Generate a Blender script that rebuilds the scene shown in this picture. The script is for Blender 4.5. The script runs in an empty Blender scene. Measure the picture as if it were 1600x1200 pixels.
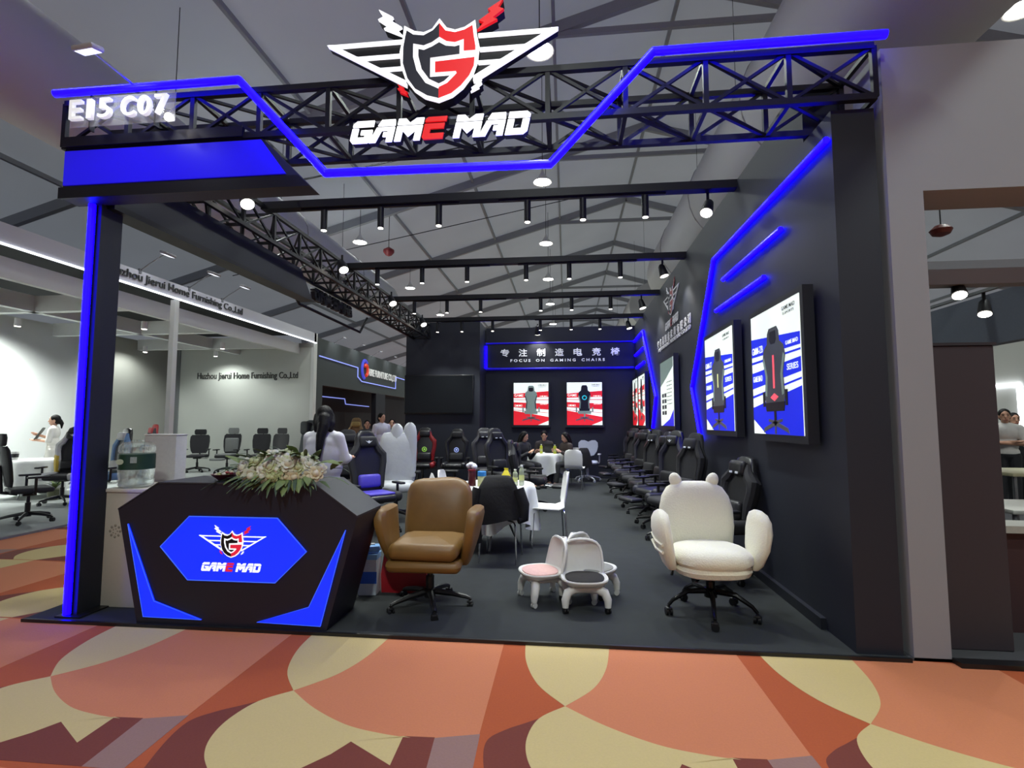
import bpy, bmesh, math, random
from mathutils import Matrix, Vector
random.seed(7)
PI = math.pi
scene = bpy.context.scene
COL = scene.collection

# ---------------------------------------------------------------- camera
cam_d = bpy.data.cameras.new('camera'); cam = bpy.data.objects.new('camera', cam_d); COL.objects.link(cam)
cam.location = (0, 0, 1.5)
cam.rotation_euler = (PI/2 + math.atan(60/800), 0, math.atan(85/800))
cam_d.sensor_fit = 'HORIZONTAL'; cam_d.sensor_width = 36.0; cam_d.lens = 18.0   # 90 degrees across
cam_d.clip_start = 0.05; cam_d.clip_end = 300
scene.camera = cam

# ---------------------------------------------------------------- daylight outside the tent, exposure
world = bpy.data.worlds.new('world'); scene.world = world; world.use_nodes = True
bg = world.node_tree.nodes['Background']
bg.inputs[0].default_value = (0.84, 0.92, 1.0, 1); bg.inputs[1].default_value = .36
scene.view_settings.view_transform = 'Standard'
scene.view_settings.look = 'None'
scene.view_settings.gamma = 1.0
scene.view_settings.use_curve_mapping = False
scene.view_settings.exposure = 0.0
scene.cycles.use_denoising = True
scene.cycles.max_bounces = 6
scene.cycles.sample_clamp_indirect = 6.0

# ---------------------------------------------------------------- materials
def lin(h):
    h = h.lstrip('#'); out = []
    for i in (0, 2, 4):
        v = int(h[i:i+2], 16) / 255.0
        out.append(v/12.92 if v <= 0.04045 else ((v+0.055)/1.055)**2.4)
    return out
_M = {}
def mat(h, rough=.6, metal=0., var=.10, scale=40., bump=0., emit=0., alpha=1., trans=0., coat=0., sheen=0., spec=.5):
    """procedural surface: base colour broken up by noise, optional bump / glow"""
    key = (h, rough, metal, var, scale, bump, emit, alpha, trans, coat, sheen, spec)
    if key in _M: return _M[key]
    m = bpy.data.materials.new('surface_' + h.lstrip('#')); m.use_nodes = True
    nt = m.node_tree; N = nt.nodes; L = nt.links
    b = N['Principled BSDF']; col = lin(h)
    b.inputs['Roughness'].default_value = rough; b.inputs['Metallic'].default_value = metal
    tc = N.new('ShaderNodeTexCoord'); nz = N.new('ShaderNodeTexNoise')
    nz.inputs['Scale'].default_value = scale; nz.inputs['Detail'].default_value = 3
    L.new(tc.outputs['Object'], nz.inputs['Vector'])
    mx = N.new('ShaderNodeMix'); mx.data_type = 'RGBA'
    mx.inputs[6].default_value = [max(0, v*(1-var)) for v in col] + [1]
    mx.inputs[7].default_value = [min(1, v*(1+var)) for v in col] + [1]
    L.new(nz.outputs['Fac'], mx.inputs[0])
    L.new(mx.outputs[2], b.inputs['Base Color'])
    if bump:
        bp = N.new('ShaderNodeBump'); bp.inputs['Strength'].default_value = bump; bp.inputs['Distance'].default_value = .01
        L.new(nz.outputs['Fac'], bp.inputs['Height']); L.new(bp.outputs[0], b.inputs['Normal'])
    if emit:
        L.new(mx.outputs[2], b.inputs['Emission Color']); b.inputs['Emission Strength'].default_value = emit
    if alpha < 1: b.inputs['Alpha'].default_value = alpha
    if trans: b.inputs['Transmission Weight'].default_value = trans; b.inputs['IOR'].default_value = 1.2
    b.inputs['Specular IOR Level'].default_value = spec
    if coat: b.inputs['Coat Weight'].default_value = coat
    if sheen: b.inputs['Sheen Weight'].default_value = sheen
    _M[key] = m
    return m
def fabric_sheet(h, translucent=.5):
    m = bpy.data.materials.new('tent_fabric'); m.use_nodes = True
    nt = m.node_tree; N = nt.nodes; L = nt.links
    N.remove(N['Principled BSDF'])
    d = N.new('ShaderNodeBsdfDiffuse'); t = N.new('ShaderNodeBsdfTranslucent'); s = N.new('ShaderNodeMixShader')
    tc = N.new('ShaderNodeTexCoord'); nz = N.new('ShaderNodeTexNoise'); nz.inputs['Scale'].default_value = .6
    L.new(tc.outputs['Object'], nz.inputs['Vector'])
    mx = N.new('ShaderNodeMix'); mx.data_type = 'RGBA'; col = lin(h)
    mx.inputs[6].default_value = [v*.92 for v in col]+[1]; mx.inputs[7].default_value = [min(1, v*1.08) for v in col]+[1]
    L.new(nz.outputs['Fac'], mx.inputs[0]); L.new(mx.outputs[2], d.inputs[0]); L.new(mx.outputs[2], t.inputs[0])
    s.inputs[0].default_value = translucent
    L.new(d.outputs[0], s.inputs[1]); L.new(t.outputs[0], s.inputs[2]); L.new(s.outputs[0], N['Material Output'].inputs[0])
    return m

BLACK   = mat('#181b24', .55, var=.15)
WALLBLK = mat('#1a1e2a', .62, var=.06, scale=3)
METALBLK= mat('#15161a', .45, .3)
FABBLK  = mat('#1d1d21', .75, var=.25, scale=120, bump=.15)
LEABLK  = mat('#1a1a1d', .38, var=.2, scale=60, bump=.1)
PLASBLK = mat('#141416', .4)
CHROME  = mat('#b9bcc0', .18, 1.0, var=.03)
GREYMET = mat('#8a8d90', .4, .6)
WHITE   = mat('#e6e6e2', .5, var=.04)
WHITEWALL = mat('#c9ccc8', .8, var=.03, scale=2)
BLUELED = mat('#0400ff', .4, emit=17.0, var=.02)
WHITELED= mat('#f2f6ff', .4, emit=4.0, var=.01)
LAMPGLOW= mat('#fff8ea', .4, emit=9.0, var=.01)
DARKLENS= mat('#0d0e10', .12, var=.02)
CLOTHWH = mat('#dcdeda', .8, var=.05, scale=25, bump=.1)
SKIN    = mat('#c99a80', .55, var=.05)
HAIRBLK = mat('#0b0908', .6, var=.5, scale=60, bump=.4, spec=.2)

# ---------------------------------------------------------------- mesh builder
class MB:
    def __init__(s): s.v = []; s.f = []; s.T = Matrix.Identity(4)
    def at(s, loc=(0,0,0), rx=0, ry=0, rz=0):
        s.T = Matrix.Translation(loc) @ Matrix.Rotation(rz,4,'Z') @ Matrix.Rotation(ry,4,'Y') @ Matrix.Rotation(rx,4,'X'); return s
    def add(s, vs, fs):
        o = len(s.v)
        s.v += [tuple(s.T @ Vector(p)) for p in vs]; s.f += [tuple(i+o for i in f) for f in fs]; return s
    def box(s, x0, x1, y0, y1, z0, z1):
        vs = [(x0,y0,z0),(x1,y0,z0),(x1,y1,z0),(x0,y1,z0),(x0,y0,z1),(x1,y0,z1),(x1,y1,z1),(x0,y1,z1)]
        return s.add(vs, [(3,2,1,0),(4,5,6,7),(0,1,5,4),(1,2,6,5),(2,3,7,6),(3,0,4,7)])
    def rbox(s, c, size, r, n=3, puff=0.):
        """rounded box; puff swells the faces like a cushion"""
        hx, hy, hz = [max(d/2 - r, 0) for d in size]
        m = 4*(n+1); rings = []
        lats = [-PI/2 + PI/2*i/n for i in range(n+1)] + [PI/2*i/n for i in range(n+1)]
        for k, la in enumerate(lats):
            sz = -hz if k <= n else hz; ring = []
            for q in range(4):
                for i in range(n+1):
                    lo = PI/2*q + PI/2*i/n
                    sx = hx if q in (0,3) else -hx; sy = hy if q in (0,1) else -hy
                    ring.append((c[0]+sx+r*math.cos(la)*math.cos(lo), c[1]+sy+r*math.cos(la)*math.sin(lo), c[2]+sz+r*math.sin(la)))
            rings.append(ring)
        if puff:
            # extra crown on top and bottom
            def crown(ring, f, dz): return [(c[0]+(p[0]-c[0])*f, c[1]+(p[1]-c[1])*f, p[2]+dz) for p in ring]
            top = rings[-1]; bot = rings[0]
            rings = [crown(bot,.35,-puff), crown(bot,.75,-puff*.7)] + rings + [crown(top,.75,puff*.7), crown(top,.35,puff)]
        return s.loft(rings)
    def loft(s, rings, cap=True, closed=True):
        n = len(rings[0]); vs = [p for r in rings for p in r]; fs = []
        for k in range(len(rings)-1):
            for i in range(n if closed else n-1):
                j = (i+1) % n
                fs.append((k*n+i, k*n+j, (k+1)*n+j, (k+1)*n+i))
        if cap and closed:
            fs.append(tuple(range(n-1,-1,-1))); fs.append(tuple((len(rings)-1)*n+i for i in range(n)))
        return s.add(vs, fs)
    def cyl(s, p0, p1, r0, r1=None, n=12):
        r1 = r0 if r1 is None else r1
        p0 = Vector(p0); p1 = Vector(p1); d = (p1-p0).normalized()
        a = d.orthogonal().normalized(); b = d.cross(a)
        ring = lambda p, r: [tuple(p + (a*math.cos(2*PI*i/n) + b*math.sin(2*PI*i/n))*r) for i in range(n)]
        return s.loft([ring(p0, r0), ring(p1, r1)])
    def tube(s, pts, r, n=8, rs=None):
        pts = [Vector(p) for p in pts]; rings = []; a = None
        for i, p in enumerate(pts):
            d = (pts[min(i+1, len(pts)-1)] - pts[max(i-1, 0)]).normalized()
            if a is None: a = d.orthogonal().normalized()
            a = (a - d*a.dot(d)).normalized(); b = d.cross(a); rr = rs[i] if rs else r
            rings.append([tuple(p + (a*math.cos(2*PI*k/n) + b*math.sin(2*PI*k/n))*rr) for k in range(n)])
        return s.loft(rings)
    def bar(s, p0, p1, w, h):
        """rectangular bar, w sideways (horizontal), h the other way"""
        p0 = Vector(p0); p1 = Vector(p1); d = (p1-p0).normalized()
        up = Vector((0,0,1)) if abs(d.z) < .9 else Vector((0,1,0))
        a = d.cross(up).normalized(); b = a.cross(d)
        q = lambda p: [tuple(p + a*x*w/2 + b*y*h/2) for x, y in ((-1,-1),(1,-1),(1,1),(-1,1))]
        return s.loft([q(p0), q(p1)])
    def lathe(s, prof, c=(0,0,0), n=20):
        return s.loft([[(c[0]+max(r,1e-4)*math.cos(2*PI*i/n), c[1]+max(r,1e-4)*math.sin(2*PI*i/n), c[2]+z) for i in range(n)] for r, z in prof])
    def ell(s, c, r, n=12, m=8):
        return s.loft([[(c[0]+r[0]*math.cos(t)*math.cos(2*PI*i/n), c[1]+r[1]*math.cos(t)*math.sin(2*PI*i/n), c[2]+r[2]*math.sin(t)) for i in range(n)]
                       for t in [-PI/2*.98 + PI*.98*k/m for k in range(m+1)]])
    def prism(s, poly, w0=0., w1=.01):
        """outline in (x, z), from depth w0 towards the viewer (-y) to w1"""
        n = len(poly)
        area = sum(poly[i][0]*poly[(i+1)%n][1] - poly[(i+1)%n][0]*poly[i][1] for i in range(n))
        if area < 0: poly = poly[::-1]
        vs = [(x, -w1, z) for x, z in poly] + [(x, -w0, z) for x, z in poly]
        fs = [tuple(range(n)), tuple(range(2*n-1, n-1, -1))]
        fs += [(i, i+n, (i+1)%n+n, (i+1)%n) for i in range(n)]
        return s.add(vs, fs)
    def slab(s, poly, z0, z1):
        """outline in (x, y) between two heights"""
        n = len(poly)
        area = sum(poly[i][0]*poly[(i+1)%n][1] - poly[(i+1)%n][0]*poly[i][1] for i in range(n))
        if area < 0: poly = poly[::-1]
        vs = [(x, y, z1) for x, y in poly] + [(x, y, z0) for x, y in poly]
        fs = [tuple(range(n)), tuple(range(2*n-1, n-1, -1))]
        fs += [(i, i+n, (i+1)%n+n, (i+1)%n) for i in range(n)]
        return s.add(vs, fs)
    def warp(s, f): s.v = [tuple(f(*p)) for p in s.v]; return s
    def mesh(s, name, m, smooth=True, angle=40):
        me = bpy.data.meshes.new(name); me.from_pydata(s.v, [], s.f); me.materials.append(m)
        bm = bmesh.new(); bm.from_mesh(me); bmesh.ops.recalc_face_normals(bm, faces=bm.faces); bm.to_mesh(me); bm.free()
        if smooth:
            me.shade_smooth(); me.set_sharp_from_angle(angle=math.radians(angle))
        return me
    def build(s, name, m, parent=None, smooth=True, angle=40, loc=None):
        return put(name, s.mesh(name, m, smooth, angle), parent, loc)

def put(name, me, parent=None, loc=None, rz=None):
    o = bpy.data.objects.new(name, me); COL.objects.link(o)
    if parent is not None: o.parent = parent
    if loc is not None: o.location = loc
    if rz is not None: o.rotation_euler = (0, 0, rz)
    return o
def tag(o, label=None, cat=None, group=None, kind=None):
    if label: o['label'] = label
    if cat: o['category'] = cat
    if group: o['group'] = group
    if kind: o['kind'] = kind
    return o
def thing(name, label, cat, loc=(0,0,0), rz=0., group=None):
    o = bpy.data.objects.new(name, None); COL.objects.link(o); o.empty_display_size = .1
    o.location = loc; o.rotation_euler = (0, 0, rz)
    return tag(o, label, cat, group)
def struct(name, mb, m, smooth=False, parent=None):
    o = mb.build(name, m, parent, smooth)
    if parent is None: o['kind'] = 'structure'
    return o
def copy_tree(o, parent=None):
    c = o.copy(); COL.objects.link(c)
    if parent is not None: c.parent = parent
    for ch in list(o.children): copy_tree(ch, c)
    return c
def light(kind, loc, energy, parent=None, color=(1,1,1), size=.05, spot=None, aim=None):
    d = bpy.data.lights.new('lamp_light', kind); d.energy = energy; d.color = color
    if kind in ('POINT', 'SPOT'): d.shadow_soft_size = size
    if kind == 'SPOT': d.spot_size = math.radians(spot or 60); d.spot_blend = .6
    o = bpy.data.objects.new('lamp_light', d); COL.objects.link(o); o.location = loc
    if aim is not None:
        o.rotation_euler = Vector(aim).to_track_quat('-Z', 'Y').to_euler()
    if parent is not None: o.parent = parent
    return o
def text_mesh(name, s, m, w, h, depth=.004, bold=0.):
    """lettering fitted into w x h, centred, standing in the x-z plane and facing -y"""
    cu = bpy.data.curves.new(name, 'FONT'); cu.body = s; cu.size = 1; cu.extrude = .02; cu.offset = bold; cu.resolution_u = 3
    o = bpy.data.objects.new(name, cu); COL.objects.link(o)
    dg = bpy.context.evaluated_depsgraph_get(); dg.update()
    me = bpy.data.meshes.new_from_object(o.evaluated_get(dg))
    bpy.data.objects.remove(o); bpy.data.curves.remove(cu)
    xs = [v.co.x for v in me.vertices] or [0, 1]; ys = [v.co.y for v in me.vertices] or [0, 1]
    x0, x1, y0, y1 = min(xs), max(xs), min(ys), max(ys)
    for v in me.vertices:
        x, y, z = v.co
        v.co = ((x-(x0+x1)/2)/(x1-x0)*w, -(z+.02)/.04*depth, (y-(y0+y1)/2)/(y1-y0)*h)
    me.name = name; me.materials.clear(); me.materials.append(m)
    return me
def letters(me, parent, loc, rz=None):
    o = put('lettering', me, parent, loc, rz); o['kind'] = 'stuff'; return o
def sup(hw, hd, n=16, e=2.6):
    """superellipse outline"""
    out = []
    for i in range(n):
        t = 2*PI*i/n; ct, st = math.cos(t), math.sin(t)
        out.append((math.copysign(abs(ct)**(2/e), ct)*hw, math.copysign(abs(st)**(2/e), st)*hd))
    return out
ORD = ['first', 'second', 'third', 'fourth', 'fifth', 'sixth', 'seventh', 'eighth', 'ninth', 'tenth', 'eleventh', 'twelfth']
# ================================================================ THE SETTING
# ---- hall floor with its printed carpet
ORANGE = mat('#b4572c', .9, var=.10, scale=90, bump=.15); SALMON = mat('#cf8057', .9, var=.07, scale=90, bump=.15)
BEIGE  = mat('#d0bb80', .9, var=.06, scale=90, bump=.15); MAROON = mat('#78392b', .9, var=.10, scale=90, bump=.15); MAUVE = mat('#98766c', .9, var=.08, scale=90, bump=.15)
floor = struct('floor', MB().box(-14, 18, -12, 45, -.1, 0), ORANGE)
def arc(pts, k=6):
    """smooth an open run of points (Catmull-Rom)"""
    out = []
    for i in range(len(pts)-1):
        p0, p1, p2, p3 = pts[max(i-1,0)], pts[i], pts[i+1], pts[min(i+2, len(pts)-1)]
        for j in range(k):
            t = j/k
            out.append(tuple(.5*((2*p1[a]) + (-p0[a]+p2[a])*t + (2*p0[a]-5*p1[a]+4*p2[a]-p3[a])*t*t + (-p0[a]+3*p1[a]-3*p2[a]+p3[a])*t**3) for a in (0,1)))
    return out + [pts[-1]]
lensL = [(-.27,.78), (-.245,.49), (-.155,.21), (0,0)]; lensR = [(0,0), (.16,.2), (.25,.45), (.295,.78)]
sal_b = [(0,0), (.20,-.155), (.43,-.28), (.63,-.332), (.81,-.352), (.95,-.345), (1.105,-.29)]
lowL = [(0,0), (-.13,-.125), (-.18,-.295), (-.165,-.45), (-.1,-.58), (.02,-.70)]
MOTIFS = [
    ('carpet_petal', arc(sal_b) + [(1.1,.72)] + arc(lensR)[::-1][:-1], SALMON, .0010),
    ('carpet_lens',  arc(lensL) + arc(lensR)[1:], BEIGE, .0016),
    ('carpet_scroll', arc(lowL) + [(.30,-.70), (.46,-.507), (.513,-.408), (.753,-.552)] + [(.745,-.341)] + arc(sal_b)[::-1][13:-1], BEIGE, .0014),
    ('carpet_block', [(.745,-.341), (.898,-.335), (.93,-.70), (.30,-.70), (.46,-.507), (.513,-.408), (.753,-.552)], MAROON, .0011),
    ('carpet_strip', [(.898,-.34), (1.108,-.287), (1.125,-.70), (.93,-.70)], MAUVE, .0012),
    ('carpet_wedge', arc([(-.13,-.125), (-.20,-.175), (-.29,-.24), (-.365,-.33), (-.36,-.48), (-.30,-.70)]) + [(.02,-.70)] + arc(lowL[1:])[::-1][1:], MAROON, .0009)]
MOT_ME = [(n, MB().slab(p, 0, z).mesh(n, m, False)) for n, p, m, z in MOTIFS]
for r in range(-1, 7):
    for k in range(-6, 5):
        x = -.02 + 1.515*k; y = 2.845 + 1.5*r
        if r >= 1 and not (-8.9 < x < -4.2): continue
        if r == -1 and abs(x) > 4.6: continue
        for n, me in MOT_ME: put(n, me, floor, (x, y, 0))

# ---- booth floor, walls
BOOTHCARPET = mat('#272b2c', .95, var=.22, scale=7, bump=.1)
floor_booth = struct('floor_booth', MB().slab([(-4.1,3.58),(2.14,3.58),(2.14,14.0),(-4.25,14.0)], 0, .02), BOOTHCARPET)
edge = MB().bar((-4.1,3.575,.012),(2.14,3.575,.012), .02, .024); struct('trim_1', edge, PLASBLK)
wall_right = struct('wall_right', MB().add([(x,y,z) for x in (1.84,2.12) for y,z in ((3.62,.02),(14.0,.02),(14.0,4.1),(4.03,4.1),(4.03,3.66),(3.62,3.66))], [(0,1,2,3,4,5),(11,10,9,8,7,6)]+[(i,6+i,6+(i+1)%6,(i+1)%6) for i in range(6)]), WALLBLK)
struct('baseboard_right', MB().box(1.80, 1.84, 4.0, 14.0, .02, .10), BLACK)
struct('wall_back', MB().box(-2.2, 1.84, 13.9, 14.1, .02, 4.1), WALLBLK)
struct('wall_screen', MB().box(-4.18, -2.22, 13.0, 14.1, .02, 4.12), WALLBLK)

struct('floor_far_bounce', MB().box(-4.2, 14, 14.6, 45, 0, .03), mat('#b2b5a8', .85, var=.08, scale=.5))  # added slab, mostly out of sight, bounces neutral light onto the far tent
# ---- the tent: fabric roof on steel frames
TENT = fabric_sheet('#d9dade', .45)
RX, RZ, SL = 2.4, 10.45, .29
LX, EX = -13.6, 18.0
roof = MB()
for a, b in ((LX, RX), (RX, EX)):
    za = RZ - SL*abs(a-RX); zb = RZ - SL*abs(b-RX)
    roof.add([(a,-14,za),(b,-14,zb),(b,62,zb),(a,62,za)], [(0,1,2,3)])
ceiling = struct('ceiling', roof, TENT)
zl = RZ - SL*(RX-LX); zr = RZ - SL*(EX-RX)
struct('wall_tent_left', MB().add([(LX,-14,0),(LX,62,0),(LX,62,zl),(LX,-14,zl)], [(0,1,2,3)]), TENT)
struct('wall_tent_right', MB().add([(EX,-14,0),(EX,62,0),(EX,62,zr),(EX,-14,zr)], [(0,1,2,3)]), TENT)
for nm, y in (('wall_tent_far', 62), ('wall_tent_near', -14)):
    struct(nm, MB().add([(LX,y,0),(EX,y,0),(EX,y,zr),(RX,y,RZ),(LX,y,zl)], [(0,1,2,3,4)]), TENT)
STEEL = mat('#9a9da2', .6, var=.06)
for y in range(-10, 62, 5):
    for ex in (LX, EX):
        ze = RZ - SL*abs(ex-RX)
        MB().bar((ex, y, ze-.14), (RX, y, RZ-.14), .12, .24).build('rafter', STEEL, ceiling, False)
    hw = 2.9
    MB().bar((RX-hw, y, RZ-.16-SL*hw), (RX+hw, y, RZ-.16-SL*hw), .08, .12).build('collar_tie', STEEL, ceiling, False)
for x in (2.4, -.2, -2.8, -5.4, -8.0, -10.7, 5.0, 7.6, 10.2, 12.8, 15.4):
    z = RZ - SL*abs(x-RX) - .08
    MB().bar((x,-14,z), (x,62,z), .07, .10).build('purlin', STEEL, ceiling, False)

# ---- left neighbour: white furniture booth across the aisle
GREYFLOOR = mat('#8f9491', .85, var=.06, scale=6)
struct('floor_white_booth', MB().box(-13.1, -7.2, 2.5, 16.0, 0, .03), GREYFLOOR)
WB = mat('#d3d6d2', .8, var=.03, scale=2); WBG = mat('#96978f', .85, var=.04, scale=2)
struct('wall_white_booth_side', MB().box(-13.2, -13.0, 2.5, 12.9, .03, 4.0), WB)
struct('wall_white_booth_recess', MB().box(-13.2, -13.0, 12.9, 15.7, .03, 4.0), WBG)
wall_name = struct('wall_white_booth_name', MB().box(-12.6, -8.02, 15.5, 15.65, .03, 4.03), mat('#bfc3bb', .8, var=.03, scale=2))
struct('trim_2', MB().box(-12.75, -12.6, 15.45, 15.65, .03, 4.03), GREYMET)
struct('trim_3', MB().box(-12.6, -8.02, 15.46, 15.5, 3.9, 4.03), WBG)
letters(text_mesh('lettering', 'Huzhou Jierui Home Furnishing Co.,Ltd', mat('#30322f', .6), 3.45, .27, .02, .004), wall_name, (-10.25, 15.49, 2.98))
fascia = struct('trim_4', MB().box(-8.1, -8.0, 5.0, 15.6, 4.06, 4.36), mat('#c6c7cf', .7, var=.03, scale=2))
MB().box(-8.02, -7.98, 5.0, 15.6, 4.04, 4.06).build('light_strip', WHITELED, fascia, False)
letters(text_mesh('lettering', 'Huzhou Jierui Home Furnishing Co.,Ltd', mat('#3a3d3c', .6), 3.75, .2, .02, .004), fascia, (-7.995, 9.9, 4.215), PI/2)
struct('trim_5', MB().box(-8.1, -8.0, 9.6, 9.72, .03, 4.02), WB)          # slim white pillar
struct('trim_6', MB().box(-8.1, -8.0, 15.48, 15.68, .03, 4.36), WB)
cb = 0
for y in (6.6, 9.0, 11.6, 14.2):
    cb += 1; struct('beam_cross_%d' % cb, MB().box(-13.0, -8.62, y, y+.16, 3.7, 4.02), WB)
struct('beam_long_1', MB().box(-10.7, -10.54, 2.5, 15.5, 3.7, 4.02), WB)
struct('beam_long_2', MB().box(-8.62, -8.5, 2.5, 15.5, 3.7, 4.02), WB)
struct('ceiling_white_booth', MB().box(-13.0, -8.12, 2.5, 15.4, 4.28, 4.34), mat('#17181a', .9))
struct('trim_7', MB().box(-12.98, -12.9, 3.0, 12.8, .03, .08), WHITELED)          # glowing skirting strip

# ---- black booth beyond it
DKG = mat('#3b4243', .7, var=.06, scale=2); DKB = mat('#23262b', .7, var=.08, scale=2)
GLOWLINE = mat('#93a3ff', .5, emit=.8, var=.02)
wall_black = struct('wall_black_booth', MB().box(-8.2, -8.0, 15.7, 25.0, 2.72, 4.25), DKG)
struct('wall_black_booth_inner', MB().box(-9.6, -9.4, 15.7, 30.0, .02, 4.0), DKB)
struct('ceiling_black_booth', MB().box(-9.4, -8.2, 15.7, 30.0, 3.3, 3.36), DKB)
struct('trim_8', MB().box(-8.2, -8.0, 15.7, 16.1, 0, 2.72), DKG)
struct('trim_9', MB().box(-8.2, -8.0, 20.9, 22.0, 0, 2.72), BLACK)
def glow_run(name, pts, parent, r=.02):
    o = MB()
    for a, b in zip(pts, pts[1:]): o.cyl(a, b, r, n=6)
    return o.build(name, GLOWLINE, parent)
X = -7.98
glow_run('light_line', [(X,15.8,3.66),(X,18.9,3.6),(X,18.9,3.25),(X,19.3,3.1),(X,23.3,3.08),(X,23.3,3.62),(X,24.9,3.6)], wall_black)
X = -9.38
glow_run('light_line', [(X,17.9,1.2),(X,17.9,2.2),(X,18.4,2.5),(X,20.9,2.5),(X,21.0,2.28),(X,23.6,2.25)], wall_black)
letters(text_mesh('lettering', 'FABRE FURNITURE CO.,LTD', mat('#d8dad8', .5, emit=.35), 3.6, .34, .02, .012), wall_black, (-7.99, 21.6, 3.52), PI/2)
em = MB(); em.at((-7.97,19.55,3.6), rz=PI/2); em.tube([( .28*math.cos(t), 0, .36*math.sin(t)) for t in [PI*.25+PI*1.2*i/12 for i in range(13)]], .06)
em.build('emblem_arc', mat('#4a50d8', .5, emit=.5), wall_black)
em = MB(); em.at((-7.97,19.62,3.6), rz=PI/2); em.tube([( .16*math.cos(t)+.05, 0, .22*math.sin(t)-.02) for t in [-PI*.5+PI*1.3*i/12 for i in range(13)]], .06)
em.build('emblem_arc', mat('#d8402a', .5, emit=.5), wall_black)

# ---- right neighbour: grey portal booth
GW = mat('#8d8e94', .85, var=.03, scale=2)
portal = MB().box(2.17, 9.0, 3.60, 3.95, 3.05, 4.07).box(2.17, 2.39, 3.60, 3.95, 0, 3.05)
struct('wall_neighbour_right', portal, GW)
struct('trim_10', MB().box(2.39, 9.0, 3.52, 3.6, 0, .03), PLASBLK)
struct('floor_neighbour_right', MB().box(2.14, 12, 3.6, 14, 0, .02), mat('#45464a', .9))
struct('wall_neighbour_header', MB().box(5.0, 5.15, 4.4, 12.0, 2.42, 3.02), mat('#666d7a', .8))
struct('wall_neighbour_far', MB().box(9.5, 9.7, 4, 16, .02, 3.4), mat('#d9dad2', .85, var=.03, scale=2))
struct('wall_neighbour_end', MB().box(2.5, 9.6, 13.5, 13.7, .02, 3.4), mat('#d9dad2', .85, var=.03, scale=2))
struct('beam_neighbour_1', MB().box(2.5, 8, 5.0, 5.15, 2.76, 2.9), GW)
struct('beam_neighbour_2', MB().box(2.5, 8, 6.6, 6.7, 3.35, 3.45), GW)
cabp = thing('tall_cabinet', 'tall plain dark brown cabinet standing in the grey doorway at right', 'cabinet', (2.66, 3.95, .02))
MB().rbox((0,0,1.0), (.42,.4,2.0), .006, 1).build('body', mat('#352d33', .7, var=.05), cabp, True, 30)
MB().box(-.22,.22,-.21,.21,2.0,2.02).build('top_board', mat('#2a262c', .6), cabp, False)
lowp = thing('low_partition', 'low dark red partition with pale top at the right edge', 'partition', (3.75, 4.15, .02))
MB().box(-.85,.85,-.06,.06,0,.7).build('panel', mat('#3a2427', .7), lowp, False)
MB().box(-.88,.88,-.12,.12,.7,.75).build('cap', mat('#a3a59e', .6), lowp, False)
# ================================================================ BOOTH FRAMEWORK
def box_truss(name, label, L, bay, loc, rz, sq=.42, h=.36):
    """square lattice truss running along local +x, near face at y=0, bottom at z=0"""
    t = thing(name, label, 'truss', loc, rz)
    for y in (0, sq):
        for z in (0, h): MB().bar((0,y,z), (L,y,z), .045, .045).build('chord', METALBLK, t, False)
    n = int(round(L/bay)); b = L/n
    post = MB().bar((0,0,0), (0,0,h), .035, .035).mesh('post', METALBLK, False)
    tie = MB().bar((0,0,0), (0,sq,0), .03, .03).mesh('tie', METALBLK, False)
    br1 = MB().bar((0,0,0), (b,0,h), .022, .022).mesh('brace', METALBLK, False)
    br2 = MB().bar((0,0,h), (b,0,0), .022, .022).mesh('brace', METALBLK, False)
    brt = MB().bar((0,0,0), (b,sq,0), .022, .022).mesh('brace', METALBLK, False)
    for i in range(n+1):
        for y in (0, sq): put('post', post, t, (i*b,y,0))
        for z in (0, h): put('tie', tie, t, (i*b,0,z))
        if i < n:
            for y in (0, sq): put('brace', br1, t, (i*b,y,0)); put('brace', br2, t, (i*b,y,0))
            for z in (0, h): put('brace', brt, t, (i*b,0,z))
    return t
box_truss('lighting_truss', 'black lattice truss spanning the booth front behind the winged shield sign', 6.1, .56, (-4.0, 3.56, 3.70), 0)
box_truss('lighting_truss', 'black lattice truss running back along the open left side of the booth', 9.0, .60, (-3.56, 4.0, 3.70), PI/2, .42)

post = thing('corner_post', 'black square corner post with blue light strip at the booth front left', 'post', (-3.79, 3.77, .02))
MB().box(-.05, .045, -.10, .10, 0, 3.25).build('shaft', BLACK, post, False)
MB().box(-.09, .12, -.15, .15, 0, .012).build('foot_plate', PLASBLK, post, False)
MB().cyl((-.01,-.13,.02), (-.01,-.13,3.24), .024, n=8).build('light_strip', BLUELED, post)
MB().box(-.035,.012,-.112,-.10,0,3.24).build('strip_channel', METALBLK, post, False)

def led_run(name, label, pts, parent=None, r=.024, m=None, cat='light'):
    mb = MB()
    for a, b in zip(pts, pts[1:]): mb.cyl(a, b, r, n=10)
    for p in pts[1:-1]: mb.ell(p, (r,r,r), 8, 6)
    o = mb.build(name, m or BLUELED, parent)
    if parent is None: tag(o, label, cat)
    return o
Y = 3.46
led_run('neon_tube', 'bright blue light tube zigzagging across the truss of the booth front',
        [(-4.0,Y,4.09),(-2.45,Y,4.09),(-1.74,Y,3.32),(-.1,Y,3.30),(.62,Y,4.07),(2.13,Y,4.07)], r=.028)
led_run('neon_tube', 'unlit dark light tube hanging below the left side truss',
        [(-4.03,6.78,3.66),(-4.03,7.3,3.30),(-4.03,9.6,3.27),(-4.03,9.95,3.62)], r=.024, m=METALBLK)
X = 1.815
LR = 'blue light tube on the right wall '
led_run('wall_neon_tube', 'long blue light tube bending down the right wall beside the large blue posters', [(X,3.64,3.46),(X,6.4,3.5),(X,7.65,2.01),(X,7.24,1.27)])
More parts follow.
